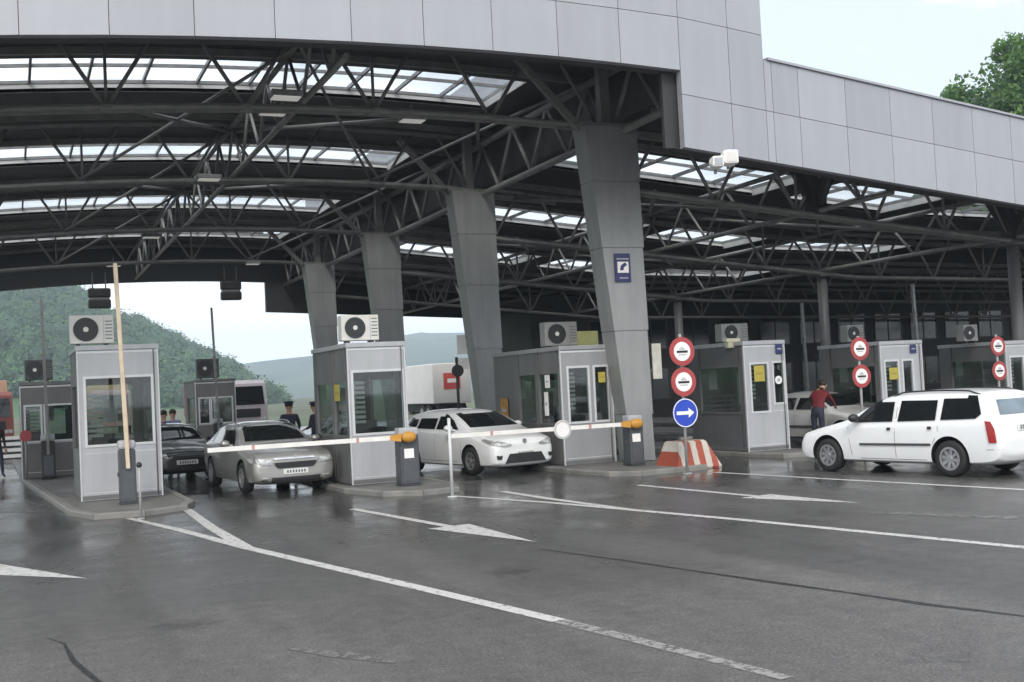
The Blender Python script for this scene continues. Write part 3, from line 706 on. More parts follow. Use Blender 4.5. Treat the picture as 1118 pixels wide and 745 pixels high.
q = gz(47, 517, .1); barrier((.86, 33.2, .1), 'far dark barrier with thin raised arm by the rear left booth', 'up', 3.8, 1.0, armm=steel, lean=-.05, w=.34, cab=dark_p)
barrier((7.0, 43.5, .1), 'far barrier with thin raised arm by the rear booth behind the black car', 'up', 4.3, 1.0, armm=steel_l, lean=-.1, w=.34, cab=dark_p)
q = gv(877, 420, 29.5); barrier((q.x, 29.5, .0), 'barrier with grey raised arm behind the person in red', 'up', 3.1, 1.0, armm=steel_l, lean=-.05, w=.28, cab=dark_p)
q = gv(996, 372, 24.5); barrier((q.x, 24.5, .0), 'barrier with grey raised arm behind the booth beyond the estate car', 'up', 3.2, 1.0, armm=steel_l, lean=-.08, w=.28, cab=dark_p)
# thin sensor posts
def post(xy, lab, h, r, m, head):
    q = gz(*xy); t = thing('sensor_post', lab, 'post', q); b = MB(); b.tube([(0, 0, .01), (0, 0, h)], r, 10); b.disc((0, 0, .01), (0, 0, 1), r * 3, .02, 16); b.build('pole', m, t)
    if head: b = MB(); b.ell((0, 0, h), (.05, .05, .05)); b.build('sensor_head', dark_p, t)
    else: b = MB(); b.ell((0, 0, h), (r * 1.15, r * 1.15, .02)); b.build('cap', m, t)
post((154, 567), 'thin grey post with black head in front of the tall left booth', .93, .022, mat('post_grey', (.34, .34, .33), .5), True)
post((494, 543), 'thin white post in front of the white hatchback', 1.42, .03, mat('post_white', (.55, .56, .56), .5), False)

# ------------------------------------------------------------------ road signs
def disc_sign(t, z, r=.30, blue=False):
    b = MB()
    if not blue:
        b.disc((0, -.05, z), (0, 1, 0), r, .012, 40); o = b.build('sign_plate', red_s, t)
        b = MB(); b.disc((0, -.0585, z), (0, 1, 0), r * .66, .005, 36); b.build('sign_face', white_s, o)
        b = MB(); b.box(-r * .44, r * .44, -.066, -.0612, z - .028, z + .018); b.build('bar', black_s, o)
        for a_, z0, z1 in ((.22, .035, .06), (.12, .07, .09), (.3, -.075, -.055)): b = MB(); b.box(-r * a_, r * a_, -.065, -.0612, z + z0, z + z1); b.build('small_mark', grey_s, o)
    else:
        b = MB(); b.disc((0, -.05, z), (0, 1, 0), r, .012, 40); o = b.build('sign_plate', blue_s, t)
        b = MB(); b.ring((0, -.0585, z), (0, 1, 0), r * .92, r * .985, .005, 40); b.build('rim_line', white_s, o)
        b = MB(); a = r * .7; b.prism([(-a, z - .035), (a * .35, z - .035), (a * .35, z - .10), (a, z), (a * .35, z + .10), (a * .35, z + .035), (-a, z + .035)], -.0625, -.0565, 'y'); b.build('arrow', white_s, o)
def signpole(loc, lab, zs, h, blue=None, r=.3, rz=0):
    t = thing('road_sign', lab, 'road sign', loc, rz, None); b = MB(); b.tube([(0, 0, 0), (0, 0, h)], .03, 12); b.disc((0, 0, .01), (0, 0, 1), .1, .02, 16)
    for z in zs + ([blue] if blue else []): b.box(-.06, .06, -.045, .032, z - .02, z + .02)
    b.build('pole', mat('post_grey', (.34, .34, .33), .5), t)
    for z in zs: disc_sign(t, z, r)
    if blue: disc_sign(t, blue, r, True)
q = gv(744, 418, 20.0)
signpole((q.x + .02, 20.0, 0), 'pole with two red-ringed discs above a blue disc with white arrow', [2.49, 1.87], 2.85, 1.24, .295)
for (x, lab, v, s) in ((938, 'two red-ringed discs on a pole just above the estate car bonnet', 21.3, 1), (1089, 'two red-ringed discs on a pole above the estate car roof at the right', 22., .92)):
    q = gv(x, 395, v); qa = gv(x - 1, 381 if x < 1000 else 378, v); qb = gv(x, 411 if x < 1000 else 405, v)
    signpole((q.x, v, 0), lab, [qa.z, qb.z], qa.z + .3, None, .27 * s)
# red and white concrete block
def stripes_mat():
    m = bpy.data.materials.new('red_white_stripes'); m.use_nodes = True; n, l = nt(m); b = n['Principled BSDF']
    tc = n.new('ShaderNodeTexCoord'); sp = n.new('ShaderNodeSeparateXYZ'); l.new(tc.outputs['Object'], sp.inputs[0])
    ad = n.new('ShaderNodeMath'); ad.operation = 'ADD'; l.new(sp.outputs[0], ad.inputs[0]); ad.inputs[1].default_value = 5
    mu = n.new('ShaderNodeMath'); mu.operation = 'MULTIPLY'; mu.inputs[1].default_value = 3.1; l.new(ad.outputs[0], mu.inputs[0])
    fr_ = n.new('ShaderNodeMath'); fr_.operation = 'FRACT'; l.new(mu.outputs[0], fr_.inputs[0])
    nz = n.new('ShaderNodeTexNoise'); nz.inputs['Scale'].default_value = 9; nz.inputs['Detail'].default_value = 6; l.new(tc.outputs['Object'], nz.inputs[0])
    a2 = n.new('ShaderNodeMath'); a2.operation = 'MULTIPLY_ADD'; a2.inputs[1].default_value = .25; l.new(nz.outputs['Fac'], a2.inputs[0]); l.new(fr_.outputs[0], a2.inputs[2])
    g2 = n.new('ShaderNodeMapRange'); g2.inputs[1].default_value = .57; g2.inputs[2].default_value = .63; l.new(a2.outputs[0], g2.inputs[0])
    mx = n.new('ShaderNodeMix'); mx.data_type = 'RGBA'; mx.inputs[6].default_value = (.54, .50, .44, 1); mx.inputs[7].default_value = (.36, .075, .04, 1); l.new(g2.outputs[0], mx.inputs[0])
    r2 = n.new('ShaderNodeMapRange'); r2.inputs[3].default_value = .75; r2.inputs[4].default_value = 1.15; l.new(nz.outputs['Fac'], r2.inputs[0])
    s2 = n.new('ShaderNodeVectorMath'); s2.operation = 'SCALE'; l.new(mx.outputs[2], s2.inputs[0]); l.new(r2.outputs[0], s2.inputs['Scale']); l.new(s2.outputs[0], b.inputs['Base Color'])
    b.inputs['Roughness'].default_value = .6; return m
q = gz(750, 512)
t = thing('traffic_block', 'red and white striped concrete block at the foot of the blue arrow sign', 'traffic block', (q.x + .12, q.y + .12, 0), R(6))
bm = bmesh.new(); bmesh.ops.create_cube(bm, size=1)
for v in bm.verts:
    k = 1. if v.co.z < 0 else .6; v.co = Vector((v.co.x * 1.2 * k - (0 if v.co.z < 0 else .06), v.co.y * .9 * k, .6 * (v.co.z + .5)))
bmesh.ops.bevel(bm, geom=bm.edges[:], offset=.03, segments=3, affect='EDGES')
me = bpy.data.meshes.new('block'); bm.to_mesh(me); bm.free(); me.materials.append(stripes_mat())
o = bpy.data.objects.new('block', me); COL.objects.link(o); o.parent = t
b = MB(); b.bbox(-.2, .12, -.05, .05, .6, .68, .015); b.build('lifting_lug', concrete, t)
# rear signal pole and disc by the white lorry
q = gv(499, 405, 36); t = thing('signal_pole', 'slim dark pole with round black head behind the white hatchback', 'signal', (q.x, 36, 0))
b = MB(); b.tube([(0, 0, 0), (0, 0, 3.0)], .05, 10); b.build('pole', dark_p, t)
b = MB(); b.disc((0, -.06, q.z), (0, 1, 0), .2, .1, 24); b.build('head', dark_p, t)
b = MB(); b.bbox(.04, .42, -.02, .02, q.z + .05, q.z + .42, .01); b.bbox(.04, .42, -.02, .02, q.z + .55, q.z + 1.2, .01); b.build('plate', white_s, t)  # added white boards stand in for bright sky gaps beside the pole
q = gv(28, 476, 33.3); t = thing('round_sign', 'small round red sign at the corner of the rear left booth', 'sign', (q.x, 33.2, .0))
b = MB(); b.tube([(0, 0, 0), (0, 0, q.z)], .025, 8); b.build('pole', steel_l, t)
b = MB(); b.disc((0, -.04, q.z), (0, 1, 0), .15, .02, 24); b.build('sign_plate', red_s, t)

# ------------------------------------------------------------------ cars
def loft(st):
    rows = []
    for (x, zb, zbelt, zt, w, wr) in st:
        half = [(0, zb), (.78 * w, zb), (.95 * w, zb + .07), (w, zb + .48 * (zbelt - zb)), (.975 * w, zbelt - .03), (.945 * w, zbelt), (wr, zt - .055), (.62 * wr, zt - .004), (0, zt + .008)]
        ring = [(x, -y, z) for y, z in half] + [(x, y, z) for y, z in half[-2:0:-1]]
        rows.append(ring)
    n = len(rows[0]); vs = [p for r_ in rows for p in r_]; fs = []
    for i in range(len(rows) - 1):
        for k in range(n): fs.append((i * n + k, i * n + (k + 1) % n, (i + 1) * n + (k + 1) % n, (i + 1) * n + k))
    fs.append(list(range(n))[::-1]); fs.append([(len(rows) - 1) * n + k for k in range(n)])
    return vs, fs
def car(name, label, loc, fwd, spec):
    t = thing(name, label, spec.get('cat', 'car'), (loc[0], loc[1], 0), math.atan2(fwd[1], fwd[0]))
    fo, wb, L, hw = spec['fo'], spec['wb'], spec['L'], spec['hw']; rad = spec.get('r', .315)
    X = lambda s: fo - s
    st = [(X(s[0]), *s[1:]) for s in spec['st']]
    vs, fs = loft(st)
    me = bpy.data.meshes.new('body'); me.from_pydata(vs, [], fs); me.materials.append(spec['paint']); me.materials.append(dark_p)
    bm = bmesh.new(); bm.from_mesh(me); bmesh.ops.recalc_face_normals(bm, faces=bm.faces); bm.to_mesh(me); bm.free()
    at_ = me.attributes.new('crease_edge', 'FLOAT', 'EDGE'); n_ = 16; cw = {2: .55, 4: .45, 5: .5, 6: .62}; ns_ = len(st)
    for e_ in me.edges:
        a_, b_ = sorted(e_.vertices); ia, ka = divmod(a_, n_); ib, kb = divmod(b_, n_)
        if ia != ib: k_ = min(ka, n_ - ka); at_.data[e_.index].value = cw.get(k_, 0.)
        elif ia in (0, ns_ - 1): at_.data[e_.index].value = .65
        elif ia in spec.get('sharp', ()): at_.data[e_.index].value = .4
    ob = bpy.data.objects.new('body', me); COL.objects.link(ob)
    ss = ob.modifiers.new('s', 'SUBSURF'); ss.levels = 2; ss.render_levels = 2
    cut = bpy.data.meshes.new('cut'); cb = bmesh.new()
    for ax in (0, -wb):
        for sgn in (-1, 1):
            r_ = bmesh.ops.create_cone(cb, cap_ends=True, segments=36, radius1=rad + .06, radius2=rad + .06, depth=.5, matrix=Matrix.Translation((ax, sgn * (hw - .08), rad + .01)) @ Matrix.Rotation(math.pi / 2, 4, 'X'))
    cb.to_mesh(cut); cb.free(); cut.materials.append(spec['paint']); cut.materials.append(dark_p)
    for p in cut.polygons: p.material_index = 1
    co = bpy.data.objects.new('cut', cut); COL.objects.link(co)
    bo = ob.modifiers.new('b', 'BOOLEAN'); bo.operation = 'DIFFERENCE'; bo.object = co; bo.solver = 'EXACT'
    nm = bake(ob)
    bpy.data.objects.remove(co); ob.modifiers.clear(); ob.data = nm
    for p in nm.polygons: p.use_smooth = p.material_index == 0
    nm.set_sharp_from_angle(angle=R(42))
    ob.parent = t
    bmv = bmesh.new(); bmv.from_mesh(nm); tree = BVHTree.FromBMesh(bmv); bmv.free()
    def project(poly, view, off, step, th=None, curve=None):
        """polygon in view plane -> grid of faces laid on the body"""
        q = bmesh.new()
        if view in 'LRQW': co3 = [(a, 0, z) for a, z in poly]
        else: co3 = [(0, a, z) for a, z in poly]
        f = q.faces.new([q.verts.new(c) for c in co3])
        lo = [min(c[i] for c in co3) for i in range(3)]; hi = [max(c[i] for c in co3) for i in range(3)]
        for i in range(3):
            k = lo[i] + step
            while k < hi[i] - 1e-4:
                no = [0, 0, 0]; no[i] = 1; pc = [0, 0, 0]; pc[i] = k
                bmesh.ops.bisect_plane(q, geom=q.verts[:] + q.edges[:] + q.faces[:], plane_co=pc, plane_no=no); k += step
        d = {'L': Vector((0, -1, 0)), 'R': Vector((0, 1, 0)), 'F': Vector((-1, 0, 0)), 'B': Vector((1, 0, 0)), 'Q': Vector((.7071, -.7071, 0)), 'W': Vector((.7071, .7071, 0))}[view]
        if view in 'QW':
            sg_ = 1 if view == 'Q' else -1; cx_, cy_ = spec['diag_tail']
            for v in q.verts: v.co = Vector((X(cx_) + .7071 * v.co.x, sg_ * (cy_ + .7071 * v.co.x), v.co.z))
        for v in q.verts:
            o_ = v.co - d * 6
            hit = tree.ray_cast(o_, d, 12)
            if hit[0] is not None:
                v.co = hit[0] - d * off + (hit[1] * off * .5 if hit[1].dot(d) < 0 else Vector())
            else: v.co = v.co + d * 0 + Vector((0, 0, 0)); v.tag = True
        bad = [v for v in q.verts if v.tag]
        if bad: bmesh.ops.delete(q, geom=bad, context='VERTS')
        bmesh.ops.triangulate(q, faces=[f_ for f_ in q.faces if len(f_.verts) > 4])
        vs_ = [v.co.copy() for v in q.verts]; q.verts.index_update(); fs_ = [[v.index for v in f_.verts] for f_ in q.faces]; q.free()
        return vs_, fs_
    def patch(nm_, polys, m, off=.012, step=.05, parent=t):
        b = MB()
        for view, poly in polys:
            if view in ('L', 'R'): poly = [(X(s_), z) for s_, z in poly]
            v_, f_ = project(poly, view, off, step); b.add(v_, f_, 0, True)
        if not b.v: return None
        return b.build(nm_, m, parent, fix=False)
    # 'L' casts from +y towards -y  (the car's left side), 'R' the right
    gm = spec.get('glass', glassd)
    for poly in spec['side_win']:
        for sd in 'LR': patch('side_window', [(sd, poly)], gm)
    patch('windscreen', [('F', spec['screen'])], gm, .012, .03); patch('rear_window', [('B', spec['rear'])], spec.get('rglass', gm), .012, .03)
    for sgn in (-1, 1):
        patch('headlight', [('F', [(sgn * y, z) for y, z in spec['lamp']])] + ([('L' if sgn > 0 else 'R', spec['lamp_side'])] if 'lamp_side' in spec else []), headl, .018, .02)
        if 'diag_tail' in spec: patch('tail_light', [('Q' if sgn > 0 else 'W', [(-.02, .58), (.085, .58), (.11, .80), (.12, .96), (.06, .95), (.0, .80)])], tail, .02, .02)
        else: patch('tail_light', [('B', [(sgn * y, z) for y, z in spec['tail']])] + ([('L' if sgn > 0 else 'R', spec['tail_side'])] if 'tail_side' in spec else []), tail, .018, .02)
        if 'fog' in spec: patch('fog_light', [('F', [(sgn * y, z) for y, z in spec['fog']])], spec.get('fogm', headl), .018, .02)
    patch('grille', [('F', spec['grille'])], dark_p, .018, .03)
    if 'grille2' in spec: patch('air_intake', [('F', spec['grille2'])], dark_p, .018, .03)
    if 'trim' in spec:
        for tr in spec['trim']: patch('chrome_trim', [('F', tr)], chrome, .024, .03)
    for dr_, key in ((-1, 'plate'), (1, 'bplate')):
        pz0, pz1 = spec[key][0][1], spec[key][2][1]; xs_ = []
        for zz in (pz0, (pz0 + pz1) / 2, pz1):
            h_ = tree.ray_cast(Vector((-dr_ * 6, 0, zz)), Vector((dr_, 0, 0)), 14)
            xs_.append(h_[0].x if h_[0] else 0)
        x0 = max(xs_) if dr_ < 0 else min(xs_)
        b = MB(); b.bbox(min(x0 - dr_ * .002, x0 - dr_ * .02), max(x0 - dr_ * .002, x0 - dr_ * .02), -.26, .26, pz0, pz1, .004); po_ = b.build('number_plate', plate_m, t)
        b = MB(); xq = x0 - dr_ * .0215
        for k in range(7): b.box(xq - .001, xq + .001, -.19 + k * .06, -.155 + k * .06, pz0 + .025, pz1 - .025)
        b.build('plate_print', mat('plate_print', (.12, .12, .14), .5), po_)
    seams = MB()
    for sm in spec.get('seams', []):
        for sd in 'LR':
            for (a, b_) in zip(sm[:-1], sm[1:]):
                dx, dz = b_[0] - a[0], b_[1] - a[1]; ln = math.hypot(dx, dz); nx_, nz_ = -dz / ln * .004, dx / ln * .004
                v_, f_ = project([(X(a[0] + nx_), a[1] + nz_), (X(b_[0] + nx_), b_[1] + nz_), (X(b_[0] - nx_), b_[1] - nz_), (X(a[0] - nx_), a[1] - nz_)], sd, .002, .1); seams.add(v_, f_)
    if seams.v: seams.build('door_seam', dark_p, t, fix=False)
    if 'strip' in spec:
        for sd in 'LR': patch('rubbing_strip', [(sd, spec['strip'])], mat('grey_strip', (.06, .06, .065), .55), .014, .15)
    for hx, hz in spec.get('handles', []):
        for sd in 'LR': patch('door_handle', [(sd, [(hx - .09, hz - .022), (hx + .09, hz - .018), (hx + .09, hz + .03), (hx - .09, hz + .026)])], spec.get('handle_m', spec['paint']), .018, .08)
    # sills, underbody
    b = MB(); b.bbox(-wb - .55, .45, -hw * .72, hw * .72, .2, .5, .04); b.build('underbody', dark_p, t)
    # mirrors
    mx_, mz = spec['mirror']
    for sgn in (-1, 1):
        b = MB(); b.ell((X(mx_), sgn * (hw + .10), mz), (.09, .11, .075), 0, 14, 8); b.bar((X(mx_) , sgn * (hw - .06), mz - .05), (X(mx_), sgn * (hw + .06), mz - .03), .06, .04); b.build('wing_mirror', spec.get('mirror_m', spec['paint']), t)
    # wheels
    for ax in (0, -wb):
        for sgn in (-1, 1):
            b = MB(); yo = sgn * (hw - .02); yi = sgn * (hw - .22); c = Vector((ax, 0, rad)); n = 36
            prof = [(rad * .62, 0), (rad * .86, .012), (rad * .97, -.015), (rad, -.05), (rad, -.15), (rad * .96, -.19), (rad * .62, -.2)]
            vv = []; ff = []
            for k in range(n):
                a = 2 * math.pi * k / n
                for pr, py in prof: vv.append((ax + pr * math.cos(a), yo + sgn * py, rad + pr * math.sin(a)))
            m_ = len(prof)
            for k in range(n):
                for j in range(m_ - 1): ff.append((k * m_ + j, k * m_ + j + 1, ((k + 1) % n) * m_ + j + 1, ((k + 1) % n) * m_ + j))
            b.add(vv, ff, 0, True); wo = b.build('wheel', rubber, t)
            b = MB(); b.disc((ax, yo - sgn * .06, rad), (0, 1, 0), rad * .63, .03, 32, 1); b.ring((ax, yo - sgn * .02, rad), (0, 1, 0), rad * .53, rad * .64, .05, 32)
            b.disc((ax, yo - sgn * .025, rad), (0, 1, 0), rad * .16, .05, 20)
            ns = spec.get('spokes', 7)
            for k in range(ns):
                a = 2 * math.pi * k / ns + .2; b.bar((ax + .1 * rad * math.cos(a), yo - sgn * .03, rad + .1 * rad * math.sin(a)), (ax + .56 * rad * math.cos(a), yo - sgn * .025, rad + .56 * rad * math.sin(a)), .05, .035 if ns > 6 else .045, 0, Vector((0, 1, 0)))
            b.build('rim', [rim_m, spec.get('rim_bg', dark_p)], wo)
    if 'rails' in spec:
        for sgn in (-1, 1):
            a, e, yy = spec['rails']; b = MB(); pts = []
            for i in range(9):
                s_ = a + (e - a) * i / 8; h_ = tree.ray_cast(Vector((X(s_), sgn * yy, 4)), Vector((0, 0, -1)), 6)
                pts.append((X(s_), sgn * yy, (h_[0].z if h_[0] else 1.45) + (.045 if 0 < i < 8 else -.01)))
            b.tube(pts, .014, 8); b.build('roof_rail', spec.get('rail_m', dark_p), t)
    if 'badge' in spec:
        h_ = tree.ray_cast(Vector((5, 0, spec['badge'])), Vector((-1, 0, 0)), 12)
        if h_[0]: b = MB(); b.disc((h_[0].x + .01, 0, spec['badge']), (1, 0, 0), .055, .02, 20); b.build('badge', chrome, t)
    if spec.get('wiper'):
        b = MB(); b.bar((X(4.14), -.1, 1.0), (X(4.14), .35, 1.04), .012, .02); b.build('wiper', dark_p, t)
    return t, tree, X

silver = dict(L=4.66, hw=.905, fo=.92, wb=2.69, r=.325, paint=p_silver, glass=glassd,
    st=[(0, .26, .60, .72, .76, .70), (.05, .22, .65, .80, .83, .76), (.14, .19, .69, .835, .868, .80), (.4, .18, .75, .88, .895, .82), (.8, .17, .83, .94, .90, .82), (1.15, .17, .89, 1.0, .905, .81), (1.32, .17, .91, 1.06, .905, .78),
        (1.7, .17, .93, 1.27, .905, .70), (2.1, .17, .945, 1.42, .905, .635), (2.7, .17, .955, 1.465, .905, .62), (3.4, .17, .965, 1.445, .90, .61), (3.9, .19, .98, 1.36, .89, .60), (4.25, .22, .99, 1.18, .87, .62), (4.5, .26, .95, 1.06, .83, .64), (4.62, .33, .80, .92, .75, .6), (4.66, .42, .68, .78, .66, .52)],
    side_win=[[(1.62, .99), (2.52, .995), (2.52, 1.36), (2.2, 1.345), (1.9, 1.23)], [(2.6, .995), (3.5, 1.01), (3.45, 1.345), (2.6, 1.365)], [(3.56, 1.015), (4.02, 1.06), (3.55, 1.33)]],
    screen=[(-.66, 1.06), (.66, 1.06), (.55, 1.37), (.3, 1.395), (-.3, 1.395), (-.55, 1.37)], rear=[(-.5, 1.12), (.5, 1.12), (.46, 1.33), (-.46, 1.33)],
    lamp=[(.47, .60), (.78, .63), (.81, .75), (.50, .70)], lamp_side=[(.12, .64), (.40, .70), (.5, .78), (.14, .75)], tail=[(.55, .8), (.78, .82), (.78, .98), (.55, .96)],
    grille=[(-.47, .70), (-.43, .58), (-.36, .52), (.36, .52), (.43, .58), (.47, .70)], grille2=[(-.52, .25), (.52, .25), (.50, .375), (-.50, .375)],
    trim=[[(-.45, .705), (.45, .705), (.44, .728), (-.44, .728)], [(-.74, .232), (.74, .232), (.72, .25), (-.72, .25)], [(-.72, .335), (-.53, .325), (-.53, .345), (-.72, .355)], [(.53, .325), (.72, .335), (.72, .355), (.53, .345)]],
    fog=[(.56, .27), (.72, .28), (.72, .335), (.56, .33)], fogm=chrome, plate=[(-.26, .395), (.26, .395), (.26, .50), (-.26, .50)], bplate=[(-.26, .6), (.26, .6), (.26, .71), (-.26, .71)],
    seams=[[(1.3, .35), (1.28, .85), (1.45, .96)], [(2.56, .35), (2.56, .98)], [(3.5, .55), (3.62, .8), (3.6, 1.0)], [(1.3, .3), (3.3, .3)]], handles=[(2.4, .86), (3.35, .88)], mirror=(1.72, 1.03), rails=(2.1, 3.9, .58), rail_m=chrome, badge=.735, sharp=(1, 2, 6, 8))
hatch = dict(L=4.3, hw=.88, fo=.93, wb=2.6, r=.315, paint=p_white, glass=glassd,
    st=[(0, .24, .58, .71, .72, .66), (.05, .2, .64, .79, .80, .73), (.16, .17, .69, .835, .852, .77), (.45, .16, .77, .91, .875, .79), (.8, .16, .86, .98, .88, .79), (1.1, .16, .92, 1.05, .88, .79),
        (1.5, .16, .95, 1.25, .88, .71), (2.0, .16, .97, 1.435, .88, .63), (2.6, .16, .985, 1.485, .88, .62), (3.3, .16, 1.0, 1.475, .875, .61), (3.8, .18, 1.02, 1.43, .865, .60), (4.02, .20, 1.03, 1.35, .855, .60), (4.16, .22, 1.0, 1.1, .84, .64), (4.25, .28, .86, .95, .80, .64), (4.3, .38, .65, .74, .74, .58)],
    side_win=[[(1.45, 1.02), (2.4, 1.03), (2.4, 1.38), (2.1, 1.365), (1.75, 1.22)], [(2.48, 1.03), (3.3, 1.05), (3.25, 1.36), (2.48, 1.38)], [(3.38, 1.06), (3.82, 1.12), (3.75, 1.28), (3.37, 1.36)]],
    screen=[(-.66, 1.06), (.66, 1.06), (.56, 1.37), (.3, 1.405), (-.3, 1.405), (-.56, 1.37)], rear=[(-.5, 1.1), (.5, 1.1), (.46, 1.35), (-.46, 1.35)],
    lamp=[(.36, .655), (.52, .63), (.78, .68), (.81, .79), (.66, .76), (.40, .69)], lamp_side=[(.1, .68), (.42, .76), (.52, .84), (.12, .77)], tail=[(.55, .8), (.76, .82), (.76, 1.0), (.55, .96)],
    grille=[(-.36, .68), (-.32, .64), (.32, .64), (.36, .68), (.1, .695), (-.1, .695)], grille2=[(-.56, .26), (.56, .26), (.50, .36), (.40, .52), (-.40, .52), (-.50, .36)],
    fog=[(.64, .36), (.74, .36), (.76, .44), (.68, .47), (.62, .43)], fogm=dark_p, plate=[(-.26, .415), (.26, .415), (.26, .525), (-.26, .525)], bplate=[(-.26, .6), (.26, .6), (.26, .71), (-.26, .71)],
    seams=[[(1.32, .35), (1.28, .9), (1.4, 1.0)], [(2.44, .35), (2.44, 1.02)], [(3.3, .6), (3.45, .8), (3.42, 1.05)], [(1.32, .3), (3.2, .3)]], handles=[(2.28, .90), (3.2, .93)], mirror=(1.62, 1.06), badge=.73, spokes=5, sharp=(1, 2, 5, 7))
estate = dict(L=4.29, hw=.855, fo=.75, wb=2.61, r=.305, paint=p_white, glass=glassd, rglass=glassb, cat='estate car', spokes=8, rim_bg=mat('hubcap', (.25, .25, .26), .4, .4),
    st=[(0, .25, .50, .62, .70, .62), (.05, .21, .56, .69, .77, .69), (.16, .18, .62, .755, .822, .74), (.5, .17, .71, .84, .848, .77), (.9, .17, .80, .92, .853, .77), (1.2, .17, .85, 1.0, .855, .74),
        (1.6, .17, .865, 1.22, .855, .68), (2.0, .17, .87, 1.385, .855, .62), (2.3, .17, .875, 1.425, .855, .605), (2.9, .17, .885, 1.445, .855, .60), (3.5, .17, .90, 1.435, .852, .595), (3.9, .18, .91, 1.41, .845, .59), (4.02, .19, .92, 1.375, .84, .585), (4.1, .20, .95, 1.24, .835, .60), (4.17, .22, .94, 1.02, .83, .66), (4.24, .26, .78, .86, .81, .66), (4.29, .36, .58, .66, .77, .62)],
    side_win=[[(1.34, .905), (2.22, .92), (2.20, 1.35), (1.98, 1.325), (1.66, 1.17)], [(2.33, .922), (3.1, .94), (3.08, 1.365), (2.35, 1.36)], [(3.2, .945), (3.86, .965), (3.95, 1.04), (3.82, 1.335), (3.2, 1.365)]],
    screen=[(-.62, 1.03), (.62, 1.03), (.52, 1.33), (.3, 1.36), (-.3, 1.36), (-.52, 1.33)], rear=[(-.56, 1.02), (.56, 1.02), (.50, 1.32), (-.50, 1.32)],
    lamp=[(.42, .60), (.72, .64), (.74, .75), (.46, .71)], tail=[(.71, .64), (.835, .64), (.835, .86), (.71, .86)], tail_side=[(4.04, 1.0), (4.08, .62), (4.275, .62), (4.25, .84), (4.18, .97)],
    grille=[(-.32, .62), (.32, .62), (.30, .68), (-.30, .68)], grille2=[(-.4, .3), (.4, .3), (.38, .4), (-.38, .4)], plate=[(-.26, .44), (.26, .44), (.26, .55), (-.26, .55)], bplate=[(-.26, .74), (.26, .74), (.26, .86), (-.26, .86)],
    seams=[[(1.32, .32), (1.24, .8), (1.36, .94)], [(2.28, .3), (2.28, .96)], [(3.05, .55), (3.16, .75), (3.15, .99)], [(1.32, .27), (3.0, .27)], [(.42, .40), (.30, .66)], [(3.95, .46), (4.25, .47)], [(2.28, .96), (2.26, 1.35)]], strip=[(1.34, .50), (3.02, .515), (3.02, .555), (1.34, .54)], handles=[(2.12, .79), (2.96, .81)], handle_m=dark_p, mirror=(1.5, .99), mirror_m=dark_p, rails=(2.1, 3.85, .57), wiper=True, sharp=(2, 5, 7, 11, 12, 13, 15), diag_tail=(4.2, .80))
saloon = dict(L=4.45, hw=.86, fo=.85, wb=2.6, r=.31, paint=p_black, glass=glassd,
    st=[(0, .28, .54, .65, .68, .6), (.05, .21, .60, .725, .77, .69), (.18, .18, .66, .785, .828, .74), (.6, .17, .77, .88, .855, .75), (1.1, .17, .85, .96, .86, .75), (1.3, .17, .87, 1.0, .86, .73), (1.75, .17, .89, 1.25, .86, .66), (2.15, .17, .90, 1.39, .86, .6), (2.8, .17, .91, 1.43, .86, .58), (3.3, .17, .92, 1.38, .855, .58), (3.75, .19, .93, 1.12, .85, .62), (4.0, .2, .92, 1.04, .84, .68), (4.35, .25, .85, .97, .8, .66), (4.45, .36, .66, .76, .7, .56)],
    side_win=[[(1.5, .95), (2.45, .955), (2.4, 1.32), (2.1, 1.30), (1.8, 1.18)], [(2.53, .955), (3.35, .97), (3.1, 1.30), (2.53, 1.325)]],
    screen=[(-.63, 1.02), (.63, 1.02), (.52, 1.32), (.3, 1.36), (-.3, 1.36), (-.52, 1.32)], rear=[(-.5, 1.08), (.5, 1.08), (.46, 1.28), (-.46, 1.28)],
    lamp=[(.46, .60), (.74, .63), (.76, .73), (.5, .70)], tail=[(.5, .75), (.76, .75), (.76, .9), (.5, .88)], grille=[(-.36, .58), (.36, .58), (.34, .68), (-.34, .68)], grille2=[(-.5, .28), (.5, .28), (.48, .38), (-.48, .38)],
    plate=[(-.26, .42), (.26, .42), (.26, .53), (-.26, .53)], bplate=[(-.26, .6), (.26, .6), (.26, .71), (-.26, .71)], seams=[[(1.3, .32), (1.25, .85)], [(2.49, .32), (2.49, .94)]], handles=[(2.35, .82), (3.2, .84)], mirror=(1.6, 1.0), strip=[(1.34, .48), (3.1, .48), (3.1, .54), (1.34, .54)])

d = Vector((.14, -2.6)).normalized()
# front-right wheels measured on the road; origin = middle of the front axle
def place(name, label, wheel, side, fwd, spec):
    f = Vector(fwd).normalized(); left = Vector((-f.y, f.x)); c = Vector((wheel[0], wheel[1])) + left * (spec['hw'] - .08) * (1 if side == 'R' else -1)
    return car(name, label, c, f, spec)
q = gz(267.5, 539); place('parked_car', 'silver beige car waiting behind the closed barrier at the second island', q, 'R', (.20, -2.6), silver)
q = gz(516.6, 519); place('parked_car', 'white hatchback stopped behind the closed barrier with the round disc', q, 'R', (.50, -2.5), hatch)
q = gz(1040.5, 520.8); w = gz(903.7, 514.6); f = Vector((w.x - q.x, w.y - q.y)).normalized()
left = Vector((-f.y, f.x)); mid_ = (Vector((q.x, q.y)) + Vector((w.x, w.y))) / 2 + f * 1.305 - left * .775
place_e, _, _ = car('parked_car', 'white estate car driving in at the right, seen from its rear left', mid_, f, estate)
place_e.scale = (1.04, 1.02, 1.05)
bsp = dict(saloon); car('parked_car', 'black saloon queueing behind the silver beige car', (3.9, 30.2), (.06, -1), bsp)
